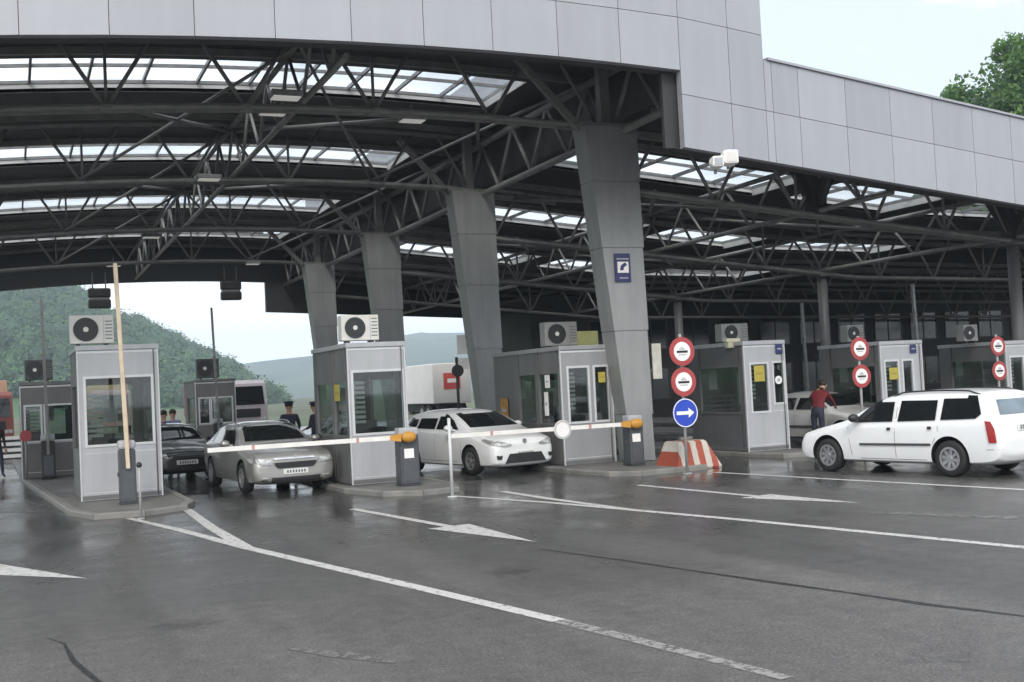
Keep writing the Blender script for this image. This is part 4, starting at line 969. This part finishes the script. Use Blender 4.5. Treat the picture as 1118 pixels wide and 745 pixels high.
ws = dict(saloon); ws['paint'] = p_white2; car('parked_car', 'older white car half hidden behind the bonnet of the estate car', (20.0, 23.35), (.12, -1), ws)

# ------------------------------------------------------------------ people
def person(label, loc, rz, J, cloth, legs, hair=True, cap=False, hands=True, group=None, sc=1.):
    t = thing('person', label, 'person', loc, rz, group); t.scale = (sc, sc, sc)
    V = []; E = []; Rr = []
    idx = {}
    def jn(k, p, r_):
        idx[k] = len(V); V.append(p); Rr.append(r_)
    base = dict(pelvis=((0, 0, .95), .145), waist=((0, 0, 1.1), .135), chest=((0, 0, 1.3), .165), neck0=((0, 0, 1.46), .075), neck1=((0, 0, 1.54), .058), head0=((0, .015, 1.62), .085), head1=((0, .01, 1.69), .1), head2=((0, 0, 1.76), .06))
    for s_, k in ((-1, 'r'), (1, 'l')):
        base['hip' + k] = ((.095 * s_, 0, .9), .1); base['knee' + k] = ((.1 * s_, .01, .5), .062); base['ank' + k] = ((.1 * s_, -.01, .09), .042); base['toe' + k] = ((.11 * s_, .14, .045), .038)
        base['sho' + k] = ((.19 * s_, 0, 1.41), .068); base['elb' + k] = ((.235 * s_, -.02, 1.13), .046); base['wri' + k] = ((.245 * s_, .06, .89), .03)
    for k, v in J.items(): base[k] = (v, base[k][1])
    for k, (p, r_) in base.items(): jn(k, p, r_)
    def e(a, b_): E.append((idx[a], idx[b_]))
    for a, b_ in (('pelvis', 'waist'), ('waist', 'chest'), ('chest', 'neck0'), ('neck0', 'neck1'), ('neck1', 'head0'), ('head0', 'head1'), ('head1', 'head2')): e(a, b_)
    for k in 'rl':
        for a, b_ in (('pelvis', 'hip'), ('hip', 'knee'), ('knee', 'ank'), ('ank', 'toe')): e(a + (k if a != 'pelvis' else ''), b_ + k)
        e('chest', 'sho' + k); e('sho' + k, 'elb' + k); e('elb' + k, 'wri' + k)
    me = bpy.data.meshes.new('body'); me.from_pydata(V, E, []); ob = bpy.data.objects.new('body', me); COL.objects.link(ob)
    sk = ob.modifiers.new('k', 'SKIN'); sk.use_smooth_shade = True; sub = ob.modifiers.new('s', 'SUBSURF'); sub.levels = 1; sub.render_levels = 1
    for i, v in enumerate(me.skin_vertices[0].data):
        rr = Rr[i]; v.radius = (rr * (1.25 if i == idx['chest'] else 1.1 if i == idx['pelvis'] else 1), rr * (.72 if i in (idx['chest'], idx['waist']) else 1)); v.use_root = (i == 0)
    nm = bake(ob); bpy.data.objects.remove(ob)
    mb = MB(); mb.v = [tuple(v.co) for v in nm.vertices]; mb.f = [list(p.vertices) for p in nm.polygons]
    segs = []
    for a, b_ in E:
        na = [k for k, q_ in idx.items() if q_ == a][0]; nb = [k for k, q_ in idx.items() if q_ == b_][0]
        m_ = 0
        if nb.startswith('head') or nb.startswith('neck1'): m_ = 1
        elif nb[:3] in ('hip', 'kne', 'ank'): m_ = 2
        elif nb.startswith('toe'): m_ = 3
        segs.append((Vector(V[a]), Vector(V[b_]), m_))
    for p in mb.f:
        c = sum((Vector(mb.v[i]) for i in p), Vector()) / len(p); best = None
        for a, b_, m_ in segs:
            ab = b_ - a; tt = max(0, min(1, (c - a).dot(ab) / ab.length_squared)); dd = (c - a - ab * tt).length
            if best is None or dd < best[0]: best = (dd, m_)
        mb.mi.append(best[1]); mb.sm.append(True)
    if hands:
        for k, s_ in (('r', -1), ('l', 1)):
            w_ = Vector(base['wri' + k][0]); el = Vector(base['elb' + k][0]); dr = (w_ - el).normalized(); sd = dr.cross(Vector((0, 1, .2))).normalized() * s_; nrm = dr.cross(sd).normalized()
            rot = Matrix((nrm, sd, dr)).transposed(); pc = w_ + dr * .05
            mb.ell(pc, (.018, .042, .055), 1, 10, 6, rot)
            for i, ln in enumerate((.07, .08, .075, .058)):
                o_ = pc + dr * .045 + sd * (-.028 + .019 * i)
                mb.tube([o_ - dr * .02, o_ + dr * ln * .45, o_ + dr * ln * .85 + nrm * .02 * s_, o_ + dr * ln + nrm * .035 * s_], [.011, .010, .009, .006], 6, 1)
            mb.tube([pc - sd * .03 - dr * .02, pc - sd * .055 + dr * .015, pc - sd * .055 + dr * .05 + nrm * .015 * s_], [.013, .011, .007], 6, 1)
    # face
    h0 = Vector(base['head0'][0]); h1 = Vector(base['head1'][0]); ud = (Vector(base['head2'][0]) - h0).normalized(); fd = Vector((0, 1, 0)); fd = (fd - ud * fd.dot(ud)).normalized(); sd = fd.cross(ud)
    c = h0 + (h1 - h0) * .5
    mb.ell(c + fd * .098 - ud * .005, (.014, .02, .024), 1, 8, 6)
    for s_ in (-1, 1):
        mb.ell(c + fd * .083 + sd * .033 * s_ + ud * .03, (.013, .008, .008), 3, 8, 6); mb.ell(c + sd * .093 * s_, (.012, .022, .032), 1, 8, 6)
    mb.ell(c + fd * .088 - ud * .05, (.025, .008, .007), 4, 8, 6)
    bo = mb.build('body', [cloth, skin_m, legs, dark_p, mat('lips', (.33, .12, .1), .5)], t, fix=False)
    if hair:
        hb = MB(); hb.ell(h1 + ud * .025 - fd * .012, (.104, .114, .1), 0, 16, 10); o_ = hb.build('hair', hair_m, t)
    if cap:
        hb = MB(); cc = h1 + ud * .06
        hb.tube([cc - ud * .035, cc + ud * .0, cc + ud * .025, cc + ud * .045], [.107, .107, .14, .12], 20); hb.ell(cc + fd * .12 - ud * .025, (.08, .06, .012), 0, 12, 6); hb.build('peaked_cap', uni_m, t)
    return t
q = gv(315, 436, 29.0); person('officer in navy uniform and peaked cap standing behind the silver car roof', (q.x, 29.0, .1), R(165), dict(elbr=(-.26, .0, 1.14), wrir=(-.2, .17, 1.02)), uni_m, uni_m, True, True, sc=.97)
q = gv(343, 437, 28.6); person('second officer in a dark uniform beside the glass of the booth', (q.x, 28.6, .1), R(100), dict(elbl=(.24, .05, 1.13), wril=(.18, .2, 1.08)), uni_m, jean_m, True, True, sc=.95)
q = gv(889, 417, 23.2)
person('person in a red top bending to the window of the older white car', (q.x - .12, 23.0, 0), R(-62), dict(chest=(0, .17, 1.27), waist=(0, .06, 1.1), neck0=(0, .28, 1.4), neck1=(0, .33, 1.46), head0=(0, .4, 1.51), head1=(0, .43, 1.57), head2=(0, .45, 1.63), shor=(-.19, .2, 1.36), shol=(.19, .2, 1.36), elbr=(-.25, .4, 1.15), elbl=(.25, .38, 1.14), wrir=(-.15, .6, 1.06), wril=(.2, .6, 1.05)), redc_m, jean_m, True, sc=1.02)
q = gz(1, 522); person('pedestrian in a dark coat walking at the left edge', (q.x - .1, q.y, 0), R(-160), dict(kneer=(-.1, .1, .5), ankr=(-.1, .16, .1), toer=(-.1, .3, .07), anll=(.1, -.2, .1)) if False else dict(kneer=(-.1, .12, .51), ankr=(-.1, .2, .1), toer=(-.11, .34, .06), kneel=(.1, -.03, .5), ankl=(.1, -.22, .12), toel=(.1, -.1, .05)), darkc_m, jean_m, True, sc=.98)
q = gv(178, 442, 33.0); person('person in a blue jacket standing right of the tall left booth', (q.x, 33.0, .0), R(190), {}, bluec_m, jean_m, True, sc=.98)
q = gv(188, 441, 35.0); person('person in blue clothes farther back near the rear booth', (q.x, 35.0, .0), R(170), {}, mat('pale_blue_top', (.16, .2, .36), .7), jean_m, True, sc=.98)
person('booth clerk in dark clothes seated behind the wide dark window', (6.75, 24.2, -.28), R(180), dict(hipr=(-.1, 0, .9), hipl=(.1, 0, .9), kneer=(-.1, .42, .86), kneel=(.1, .42, .86), ankr=(-.1, .44, .44), ankl=(.1, .44, .44), toer=(-.1, .58, .41), toel=(.1, .58, .41), wrir=(-.2, .25, 1.06), wril=(.2, .25, 1.06), elbr=(-.24, .03, 1.12), elbl=(.24, .03, 1.12)), darkc_m, jean_m, True)
t = thing('office_chair', 'dark office chair under the seated clerk in the booth', 'chair', (6.75, 24.3, .1))
b = MB(); b.bbox(-.24, .24, -.24, .24, .40, .47, .03); b.build('seat', dark_p, t); b = MB(); b.bbox(-.22, .22, .2, .26, .55, .95, .03); b.box(-.03, .03, .2, .24, .44, .56); b.build('backrest', dark_p, t)
b = MB(); b.tube([(0, 0, .06), (0, 0, .4)], .03)
for k in range(5):
    a = 2 * math.pi * k / 5; b.bar((0, 0, .08), (.26 * math.cos(a), .26 * math.sin(a), .04), .04, .03); b.ell((.26 * math.cos(a), .26 * math.sin(a), .025), (.025, .025, .025))
b.build('base', dark_p, t)

# ------------------------------------------------------------------ lorries and things beyond the canopy
def lorry(label, loc, rz, boxm, cabm, L=9., emblem=None, h=3.6):
    t = thing('lorry', label, 'lorry', loc, rz)
    b = MB(); b.bbox(-1.25, 1.25, 2.3, L, 1.05, h, .04); b.build('cargo_box', boxm, t)
    b = MB(); b.prism([(0, .6), (.05, 1.6), (.35, 2.75), (.6, 2.95), (2.1, 2.95), (2.1, .6)], -1.2, 1.2, 'x'); c = b.build('cab', cabm, t)
    b = MB(); b.prism([(.035, 1.62), (.315, 2.6), (.30, 2.605), (.02, 1.625)], -1.05, 1.05, 'x'); b.build('windscreen', glassd, c)
    b = MB(); b.box(-1.215, -1.203, .55, 1.5, 1.65, 2.5); b.box(1.203, 1.215, .55, 1.5, 1.65, 2.5); b.build('side_window', glassd, c)
    b = MB(); b.box(-.8, .8, -.03, 0, .95, 1.4); b.build('grille', dark_p, c)
    for sgn in (-1, 1): b = MB(); b.bbox(sgn * .95 - .18, sgn * .95 + .18, -.03, .02, .75, .95, .01); b.build('headlight', headl, c)
    b = MB(); b.box(-.9, .9, .3, L - .1, .55, 1.0); b.build('chassis', dark_p, t)
    for y in (1.0, L - 2.4, L - 1.2):
        for sgn in (-1, 1): b = MB(); b.disc((sgn * 1.05, y, .5), (1, 0, 0), .5, .3, 28); w_ = b.build('wheel', rubber, t); b = MB(); b.disc((sgn * 1.21, y, .5), (1, 0, 0), .28, .03, 20); b.build('rim', rim_m, w_)
    if emblem:
        b = MB(); b.bbox(-.55, .55, L + .0, L + .02, 1.9, 2.9, .008) if emblem == 'rear' else b.ring((0, -.03 + 2.29, 3.2), (0, 1, 0), .2, .3, .02)
        b.build('emblem', mat('emblem_red', (.55, .09, .08), .5), t)
        b = MB(); b.box(-.3, .3, L + .021, L + .03, 2.3, 2.55); b.build('emblem_mark', white_s, t)
    return t
box_white = mat('lorry_box_white', (.72, .71, .68), .5, 0, .05, 1)
q = gv(494, 430, 66); lorry('white box lorry with a red square emblem on its rear doors', (q.x, 75, 0), R(180), box_white, p_white2, 9., 'rear', 3.5)
q = gv(458, 430, 90); lorry('second white lorry farther off left of the red emblem lorry', (q.x, 95, 0), R(182), box_white, p_white2, 8., None, 3.3)
q = gv(268, 440, 62); lorry('lorry with a magenta and white front beyond the rear booth', (q.x, 62, 0), R(5), mat('lorry_magenta', (.25, .08, .15), .5, 0, .3, 1.2), mat('lorry_pale', (.5, .45, .48), .5), 9., None, 2.9)
lorry('orange-roofed red lorry at the far left edge beyond the booths', (-1.1, 66, 0), R(8), mat('lorry_orange', (.42, .26, .18), .55, 0, .3, .6), mat('lorry_red', (.24, .07, .06), .5), 9., None, 3.6)
lorry('lorry with a sandy orange body behind the people in blue', (5.9, 78, 0), R(0), mat('lorry_sand', (.5, .33, .13), .55, 0, .2, .6), mat('lorry_rose', (.4, .25, .24), .5), 8., None, 3.3)
# striped road board
q = gv(11, 490, 48); t = thing('road_barrier', 'black and white striped board barrier by the rear left booth', 'barrier', (q.x, 48, 0)); b = MB()
for i, z in enumerate((.15, .38, .61, .84)): b.bbox(-.7, .7, -.02, .02, z, z + .13, .005)
b.build('board', white_s, t); b = MB(); b.box(-.62, -.56, .021, .06, 0, 1.05); b.box(.56, .62, .021, .06, 0, 1.05); b.box(-.6, .6, -.012, .05, .09, .145); b.box(-.6, .6, -.012, .018, .29, .37); b.box(-.6, .6, -.012, .018, .52, .60); b.box(-.6, .6, -.012, .018, .75, .83); b.build('frame', dark_p, t)

# dark customs building closing the back of the right wing
BX = gv(582, 400, 52.).x
t = thing('customs_building', 'dark two-storey office building under the rear of the right canopy', 'building', (BX, 52., 0))
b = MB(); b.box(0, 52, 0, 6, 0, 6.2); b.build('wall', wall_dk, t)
for fl, z in enumerate((.9, 3.5)):
    for i in range(18):
        x = .6 + i * 2.65; b = MB(); f = .06
        b.box(x - f, x, -.05, -.001, z - f, z + 1.5 + f); b.box(x + 1.9, x + 1.9 + f, -.05, -.001, z - f, z + 1.5 + f); b.box(x, x + 1.9, -.05, -.001, z - f, z); b.box(x, x + 1.9, -.05, -.001, z + 1.5, z + 1.5 + f); b.box(x + .92, x + .98, -.05, -.001, z, z + 1.5)
        w_ = b.build('window', mat('dark_frame', (.06, .06, .06), .5), t); b = MB(); b.box(x, x + .92, -.02, -.002, z, z + 1.5); b.box(x + .98, x + 1.9, -.02, -.002, z, z + 1.5); b.build('pane', win_dk, w_)
b = MB(); b.bbox(-.2, 52.2, -.2, 6.2, 6.2, 6.35, .03); b.build('roof', trim_dark, t)

# ------------------------------------------------------------------ hills, forest, tree
def interp(tab, x):
    if x <= tab[0][0]: return tab[0][1]
    for (a, b_), (c, d_) in zip(tab[:-1], tab[1:]):
        if x <= c: return b_ + (d_ - b_) * (x - a) / (c - a)
    return tab[-1][1]
near = [(-40, 5), (-20, 8.5), (-6, 7.2), (-.3, 5.8), (2.8, 4.75), (4.7, 3.55), (6.1, 3.1), (8.85, 1.55), (9.9, 1.1), (10.5, .55), (11.9, -.7), (14, -1.5), (60, -1.5)]
far = [(-60, 4), (0, 1.2), (9, 1.5), (13.3, 1.8), (16, 2.05), (18.8, 2.75), (22, 2.5), (26, 2.2), (40, 2.6), (70, 3)]
from mathutils import noise as mn
def terrain(tab, d0, d1, d2, a0, a1, na, nd, rough):
    vs = []; fs = []
    for i in range(na + 1):
        az = a0 + (a1 - a0) * i / na
        for j in range(nd + 1):
            k = j / nd
            dist = d0 + (d2 - d0) * k; pk = (d1 - d0) / (d2 - d0)
            prof = math.sin(min(1, k / pk) * math.pi / 2) ** 1.1 if k < pk else math.cos((k - pk) / (1 - pk) * math.pi / 2)
            zt = math.tan(R(interp(tab, az))) * d1 + CH
            z = -1 + (zt + 1) * prof + rough * mn.noise(Vector((math.sin(R(az)) * dist * .02, math.cos(R(az)) * dist * .02, 0))) * min(1, k * 4)
            vs.append((dist * math.sin(R(az)), dist * math.cos(R(az)), max(z, -2)))
    for i in range(na):
        for j in range(nd): a = i * (nd + 1) + j; fs.append((a, a + 1, a + nd + 2, a + nd + 1))
    return vs, fs
fol_h = mat('forest_foliage', (.055, .12, .045), .9, 0, .3, .035)
hv, hf = terrain(near, 310, 600, 1000, -40, 20, 90, 24, 2.)
b = MB(); b.add(hv, hf, 0, True); struct(b.build('hill', fol_h))
b = MB(); fv_, ff_ = terrain(far, 1100, 1900, 2400, -35, 110, 190, 20, 5.); b.add(fv_, ff_, 0, True); struct(b.build('hill', mat('far_hill_green', (.06, .09, .05), .9, 0, .5, .01)))
# forest on the near slope: one mass of crowns
ico = bmesh.new(); bmesh.ops.create_icosphere(ico, subdivisions=2, radius=1); iv = [v.co.copy() for v in ico.verts]; ico.verts.index_update(); iff = [[v.index for v in f_.verts] for f_ in ico.faces]; ico.free()
b = MB(); rnd = random.Random(3)
ico = bmesh.new(); bmesh.ops.create_icosphere(ico, subdivisions=1, radius=1); iv = [v.co.copy() for v in ico.verts]; ico.verts.index_update(); iff = [[v.index for v in f_.verts] for f_ in ico.faces]; ico.free()
for i in range(2700):
    az = rnd.uniform(-3, 12.4); dd = 318 + (640 - 318) * rnd.random() ** .8
    prof = math.sin(min(1, (dd - 310) / 290) * math.pi / 2) ** 1.1
    z = -1 + (math.tan(R(interp(near, az))) * 600 + CH + 1) * prof
    r_ = rnd.choice((rnd.uniform(2., 3.2), rnd.uniform(3., 5.2))); hs = rnd.uniform(.9, 1.7); c = Vector((dd * math.sin(R(az)), dd * math.cos(R(az)), z + r_ * .5)); mi_ = rnd.choice((0, 0, 1, 2))
    b.add([c + Vector((p.x * r_ * .75, p.y * r_ * .75, p.z * r_ * .75 * hs)) for p in iv], iff, 2)
    for q_ in range(72):
        e_ = Vector((rnd.gauss(0, 1), rnd.gauss(0, 1) - .5, rnd.gauss(.25, 1))).normalized(); k = r_ * rnd.uniform(.7, .98); p = c + Vector((e_.x * k, e_.y * k, e_.z * k * hs))
        nn = (e_ + Vector((rnd.gauss(0, .5), rnd.gauss(0, .5), rnd.gauss(.3, .5)))).normalized(); u_ = nn.orthogonal().normalized(); v_ = nn.cross(u_); s_ = rnd.uniform(.3, .62)
        b.add([p - u_ * s_, p - v_ * s_ * .8, p + u_ * s_, p + v_ * s_ * .8], [(0, 1, 2, 3)], mi_ if rnd.random() < .9 else rnd.randrange(3))
fo_ = b.build('forest', [fol_h, mat('forest_foliage_light', (.075, .145, .052), .9, 0, .3, .05), mat('forest_foliage_dark', (.036, .07, .042), .9, 0, .3, .05)], fix=False)
tag(fo_, 'dense green wood covering the near hillside', 'forest', None, 'stuff')

def leaf_mat(name, c):
    m = mat(name, c, .6, 0, .35, .8); n, l = nt(m); b_ = n['Principled BSDF']; o = n['Material Output']
    tr = n.new('ShaderNodeBsdfTranslucent'); tr.inputs[0].default_value = (c[0] * 1.5, c[1] * 1.7, c[2] * .9, 1); mx = n.new('ShaderNodeMixShader'); mx.inputs[0].default_value = .3
    l.new(b_.outputs[0], mx.inputs[1]); l.new(tr.outputs[0], mx.inputs[2]); l.new(mx.outputs[0], o.inputs[0]); return m
leafs = [leaf_mat('leaf_mid', (.075, .15, .04)), leaf_mat('leaf_dark', (.035, .085, .03)), leaf_mat('leaf_light', (.14, .23, .06))]
def tree(label, base, H, cr_, seed, n=9000):
    rnd = random.Random(seed); t = thing('deciduous_tree', label, 'tree', base)
    b = MB(); b.tube([(0, 0, 0), (.2, .1, H * .25), (0, .1, H * .5), (.1, 0, H * .8)], [.55, .42, .3, .08], 12)
    tips = []
    for i in range(26):
        z0 = H * rnd.uniform(.25, .7); a = rnd.uniform(0, 6.28); ln = cr_ * rnd.uniform(.55, 1.); e_ = Vector((math.cos(a) * ln, math.sin(a) * ln, z0 + ln * rnd.uniform(.25, .8)))
        m_ = Vector((e_.x * .45, e_.y * .45, z0 + (e_.z - z0) * .35)); b.tube([(0, 0, z0), m_, e_], [.16, .1, .03], 7); tips += [e_, m_]
    b.build('trunk', trunk_m, t)
    clumps = []
    for i in range(230):
        while True:
            p = Vector((rnd.uniform(-1, 1), rnd.uniform(-1, 1), rnd.uniform(-1, 1)))
            if .2 < p.length < 1: break
        clumps.append((Vector((p.x * cr_, p.y * cr_, H * .66 + p.z * H * .33)), rnd.uniform(.9, 2.0), rnd.choice((0, 0, 0, 1, 1, 2))))
    b = MB()
    for i in range(n):
        c, r_, mi = clumps[rnd.randrange(len(clumps))]
        d_ = Vector((rnd.gauss(0, 1), rnd.gauss(0, 1), rnd.gauss(0, .8))); d_.normalize(); p = c + d_ * r_ * rnd.random() ** .4
        s_ = rnd.uniform(.10, .25); nn = Vector((rnd.gauss(0, 1), rnd.gauss(0, 1), rnd.gauss(.5, 1))).normalized(); a = nn.orthogonal().normalized(); bb = nn.cross(a)
        k = rnd.uniform(0, 6.28); a, bb = a * math.cos(k) + bb * math.sin(k), bb * math.cos(k) - a * math.sin(k)
        b.add([p - a * s_, p - bb * s_ * .6, p + a * s_ + nn * s_ * .2, p + bb * s_ * .6], [(0, 1, 2, 3)], mi if rnd.random() < .75 else rnd.randrange(3))
    b.build('crown', leafs, t, fix=False)
def polar(az, d_): return (d_ * math.sin(R(az)), d_ * math.cos(R(az)), -.05)
tree('large leafy green tree rising over the right end of the fascia', polar(49.6, 80), 22.3, 7.3, 5, 80000)
tree('lower bushy tree beside the large tree above the fascia', polar(46.7, 88), 18.3, 3.2, 9, 20000)

# ------------------------------------------------------------------ haze
b = MB(); b.box(-2480, 2480, -720, 2480, -4, 135)
hz = b.build('haze', None or bpy.data.materials.new('haze_air')); hm = hz.data.materials[0]; hm.use_nodes = True; n, l = nt(hm)
n.remove(n['Principled BSDF']); pv = n.new('ShaderNodeVolumePrincipled'); pv.inputs['Color'].default_value = (.74, .88, 1, 1); pv.inputs['Density'].default_value = .0006; pv.inputs['Anisotropy'].default_value = .2
l.new(pv.outputs[0], n['Material Output'].inputs['Volume'])
tag(hz, 'pale blue haze in the valley air', 'haze', None, 'stuff')

# ------------------------------------------------------------------ light
w = bpy.data.worlds.new('World'); scene.world = w; w.use_nodes = True; n = w.node_tree.nodes; l = w.node_tree.links; bg = n['Background']
SE, SR = R(39), R(205)      # sun behind the camera, to the left
sky = n.new('ShaderNodeTexSky'); sky.sky_type = 'NISHITA'; sky.sun_disc = False; sky.sun_elevation = SE; sky.sun_rotation = SR; sky.dust_density = 3; sky.air_density = 1.2
tc = n.new('ShaderNodeTexCoord'); mp = n.new('ShaderNodeMapping'); mp.inputs['Scale'].default_value = (1, 1, 2.4); l.new(tc.outputs['Generated'], mp.inputs[0])
nz = n.new('ShaderNodeTexNoise'); nz.inputs['Scale'].default_value = 2.1; nz.inputs['Detail'].default_value = 7; nz.inputs['Roughness'].default_value = .55; l.new(mp.outputs[0], nz.inputs[0])
rp = n.new('ShaderNodeMapRange'); rp.inputs[1].default_value = .42; rp.inputs[2].default_value = .60; rp.inputs[3].default_value = .34; rp.inputs[4].default_value = 1.; l.new(nz.outputs['Fac'], rp.inputs[0])
mx = n.new('ShaderNodeMix'); mx.data_type = 'RGBA'; l.new(rp.outputs[0], mx.inputs[0]); l.new(sky.outputs[0], mx.inputs[6]); mx.inputs[7].default_value = (21., 21.6, 22.4, 1)
sg = n.new('ShaderNodeSeparateXYZ'); l.new(tc.outputs['Generated'], sg.inputs[0])
hr = n.new('ShaderNodeMapRange'); hr.inputs[1].default_value = .02; hr.inputs[2].default_value = .27; hr.inputs[3].default_value = 1.; hr.inputs[4].default_value = 0.; l.new(sg.outputs[2], hr.inputs[0])
m2 = n.new('ShaderNodeMath'); m2.operation = 'MAXIMUM'; l.new(rp.outputs[0], m2.inputs[0]); l.new(hr.outputs[0], m2.inputs[1]); l.new(m2.outputs[0], mx.inputs[0])   # white overcast towards the horizon
l.new(mx.outputs[2], bg.inputs[0]); bg.inputs[1].default_value = .095
sd = bpy.data.lights.new('sun', 'SUN'); sd.energy = 1.5; sd.angle = R(14); sd.color = (1, .95, .88); so = bpy.data.objects.new('sun', sd); COL.objects.link(so)
# Nishita: rotation measured from +Y, turning towards +X
dirv = Vector((math.sin(SR) * math.cos(SE), math.cos(SR) * math.cos(SE), math.sin(SE)))
so.rotation_euler = dirv.to_track_quat('Z', 'Y').to_euler()

# ------------------------------------------------------------------ camera
cd = bpy.data.cameras.new('camera'); cam = bpy.data.objects.new('camera', cd); COL.objects.link(cam)
cd.sensor_width = 36; cd.lens = 36 * F / W0; cd.clip_end = 6000; cd.clip_start = .1
M = Matrix((cr, cu, -fw)).transposed().to_4x4(); M.translation = CAM; cam.matrix_world = M
scene.camera = cam
vs_ = scene.view_settings; vs_.view_transform = 'Standard'; vs_.look = 'None'; vs_.exposure = .22; vs_.gamma = 1; vs_.use_curve_mapping = False
scene.render.resolution_x = 1024; scene.render.resolution_y = 682
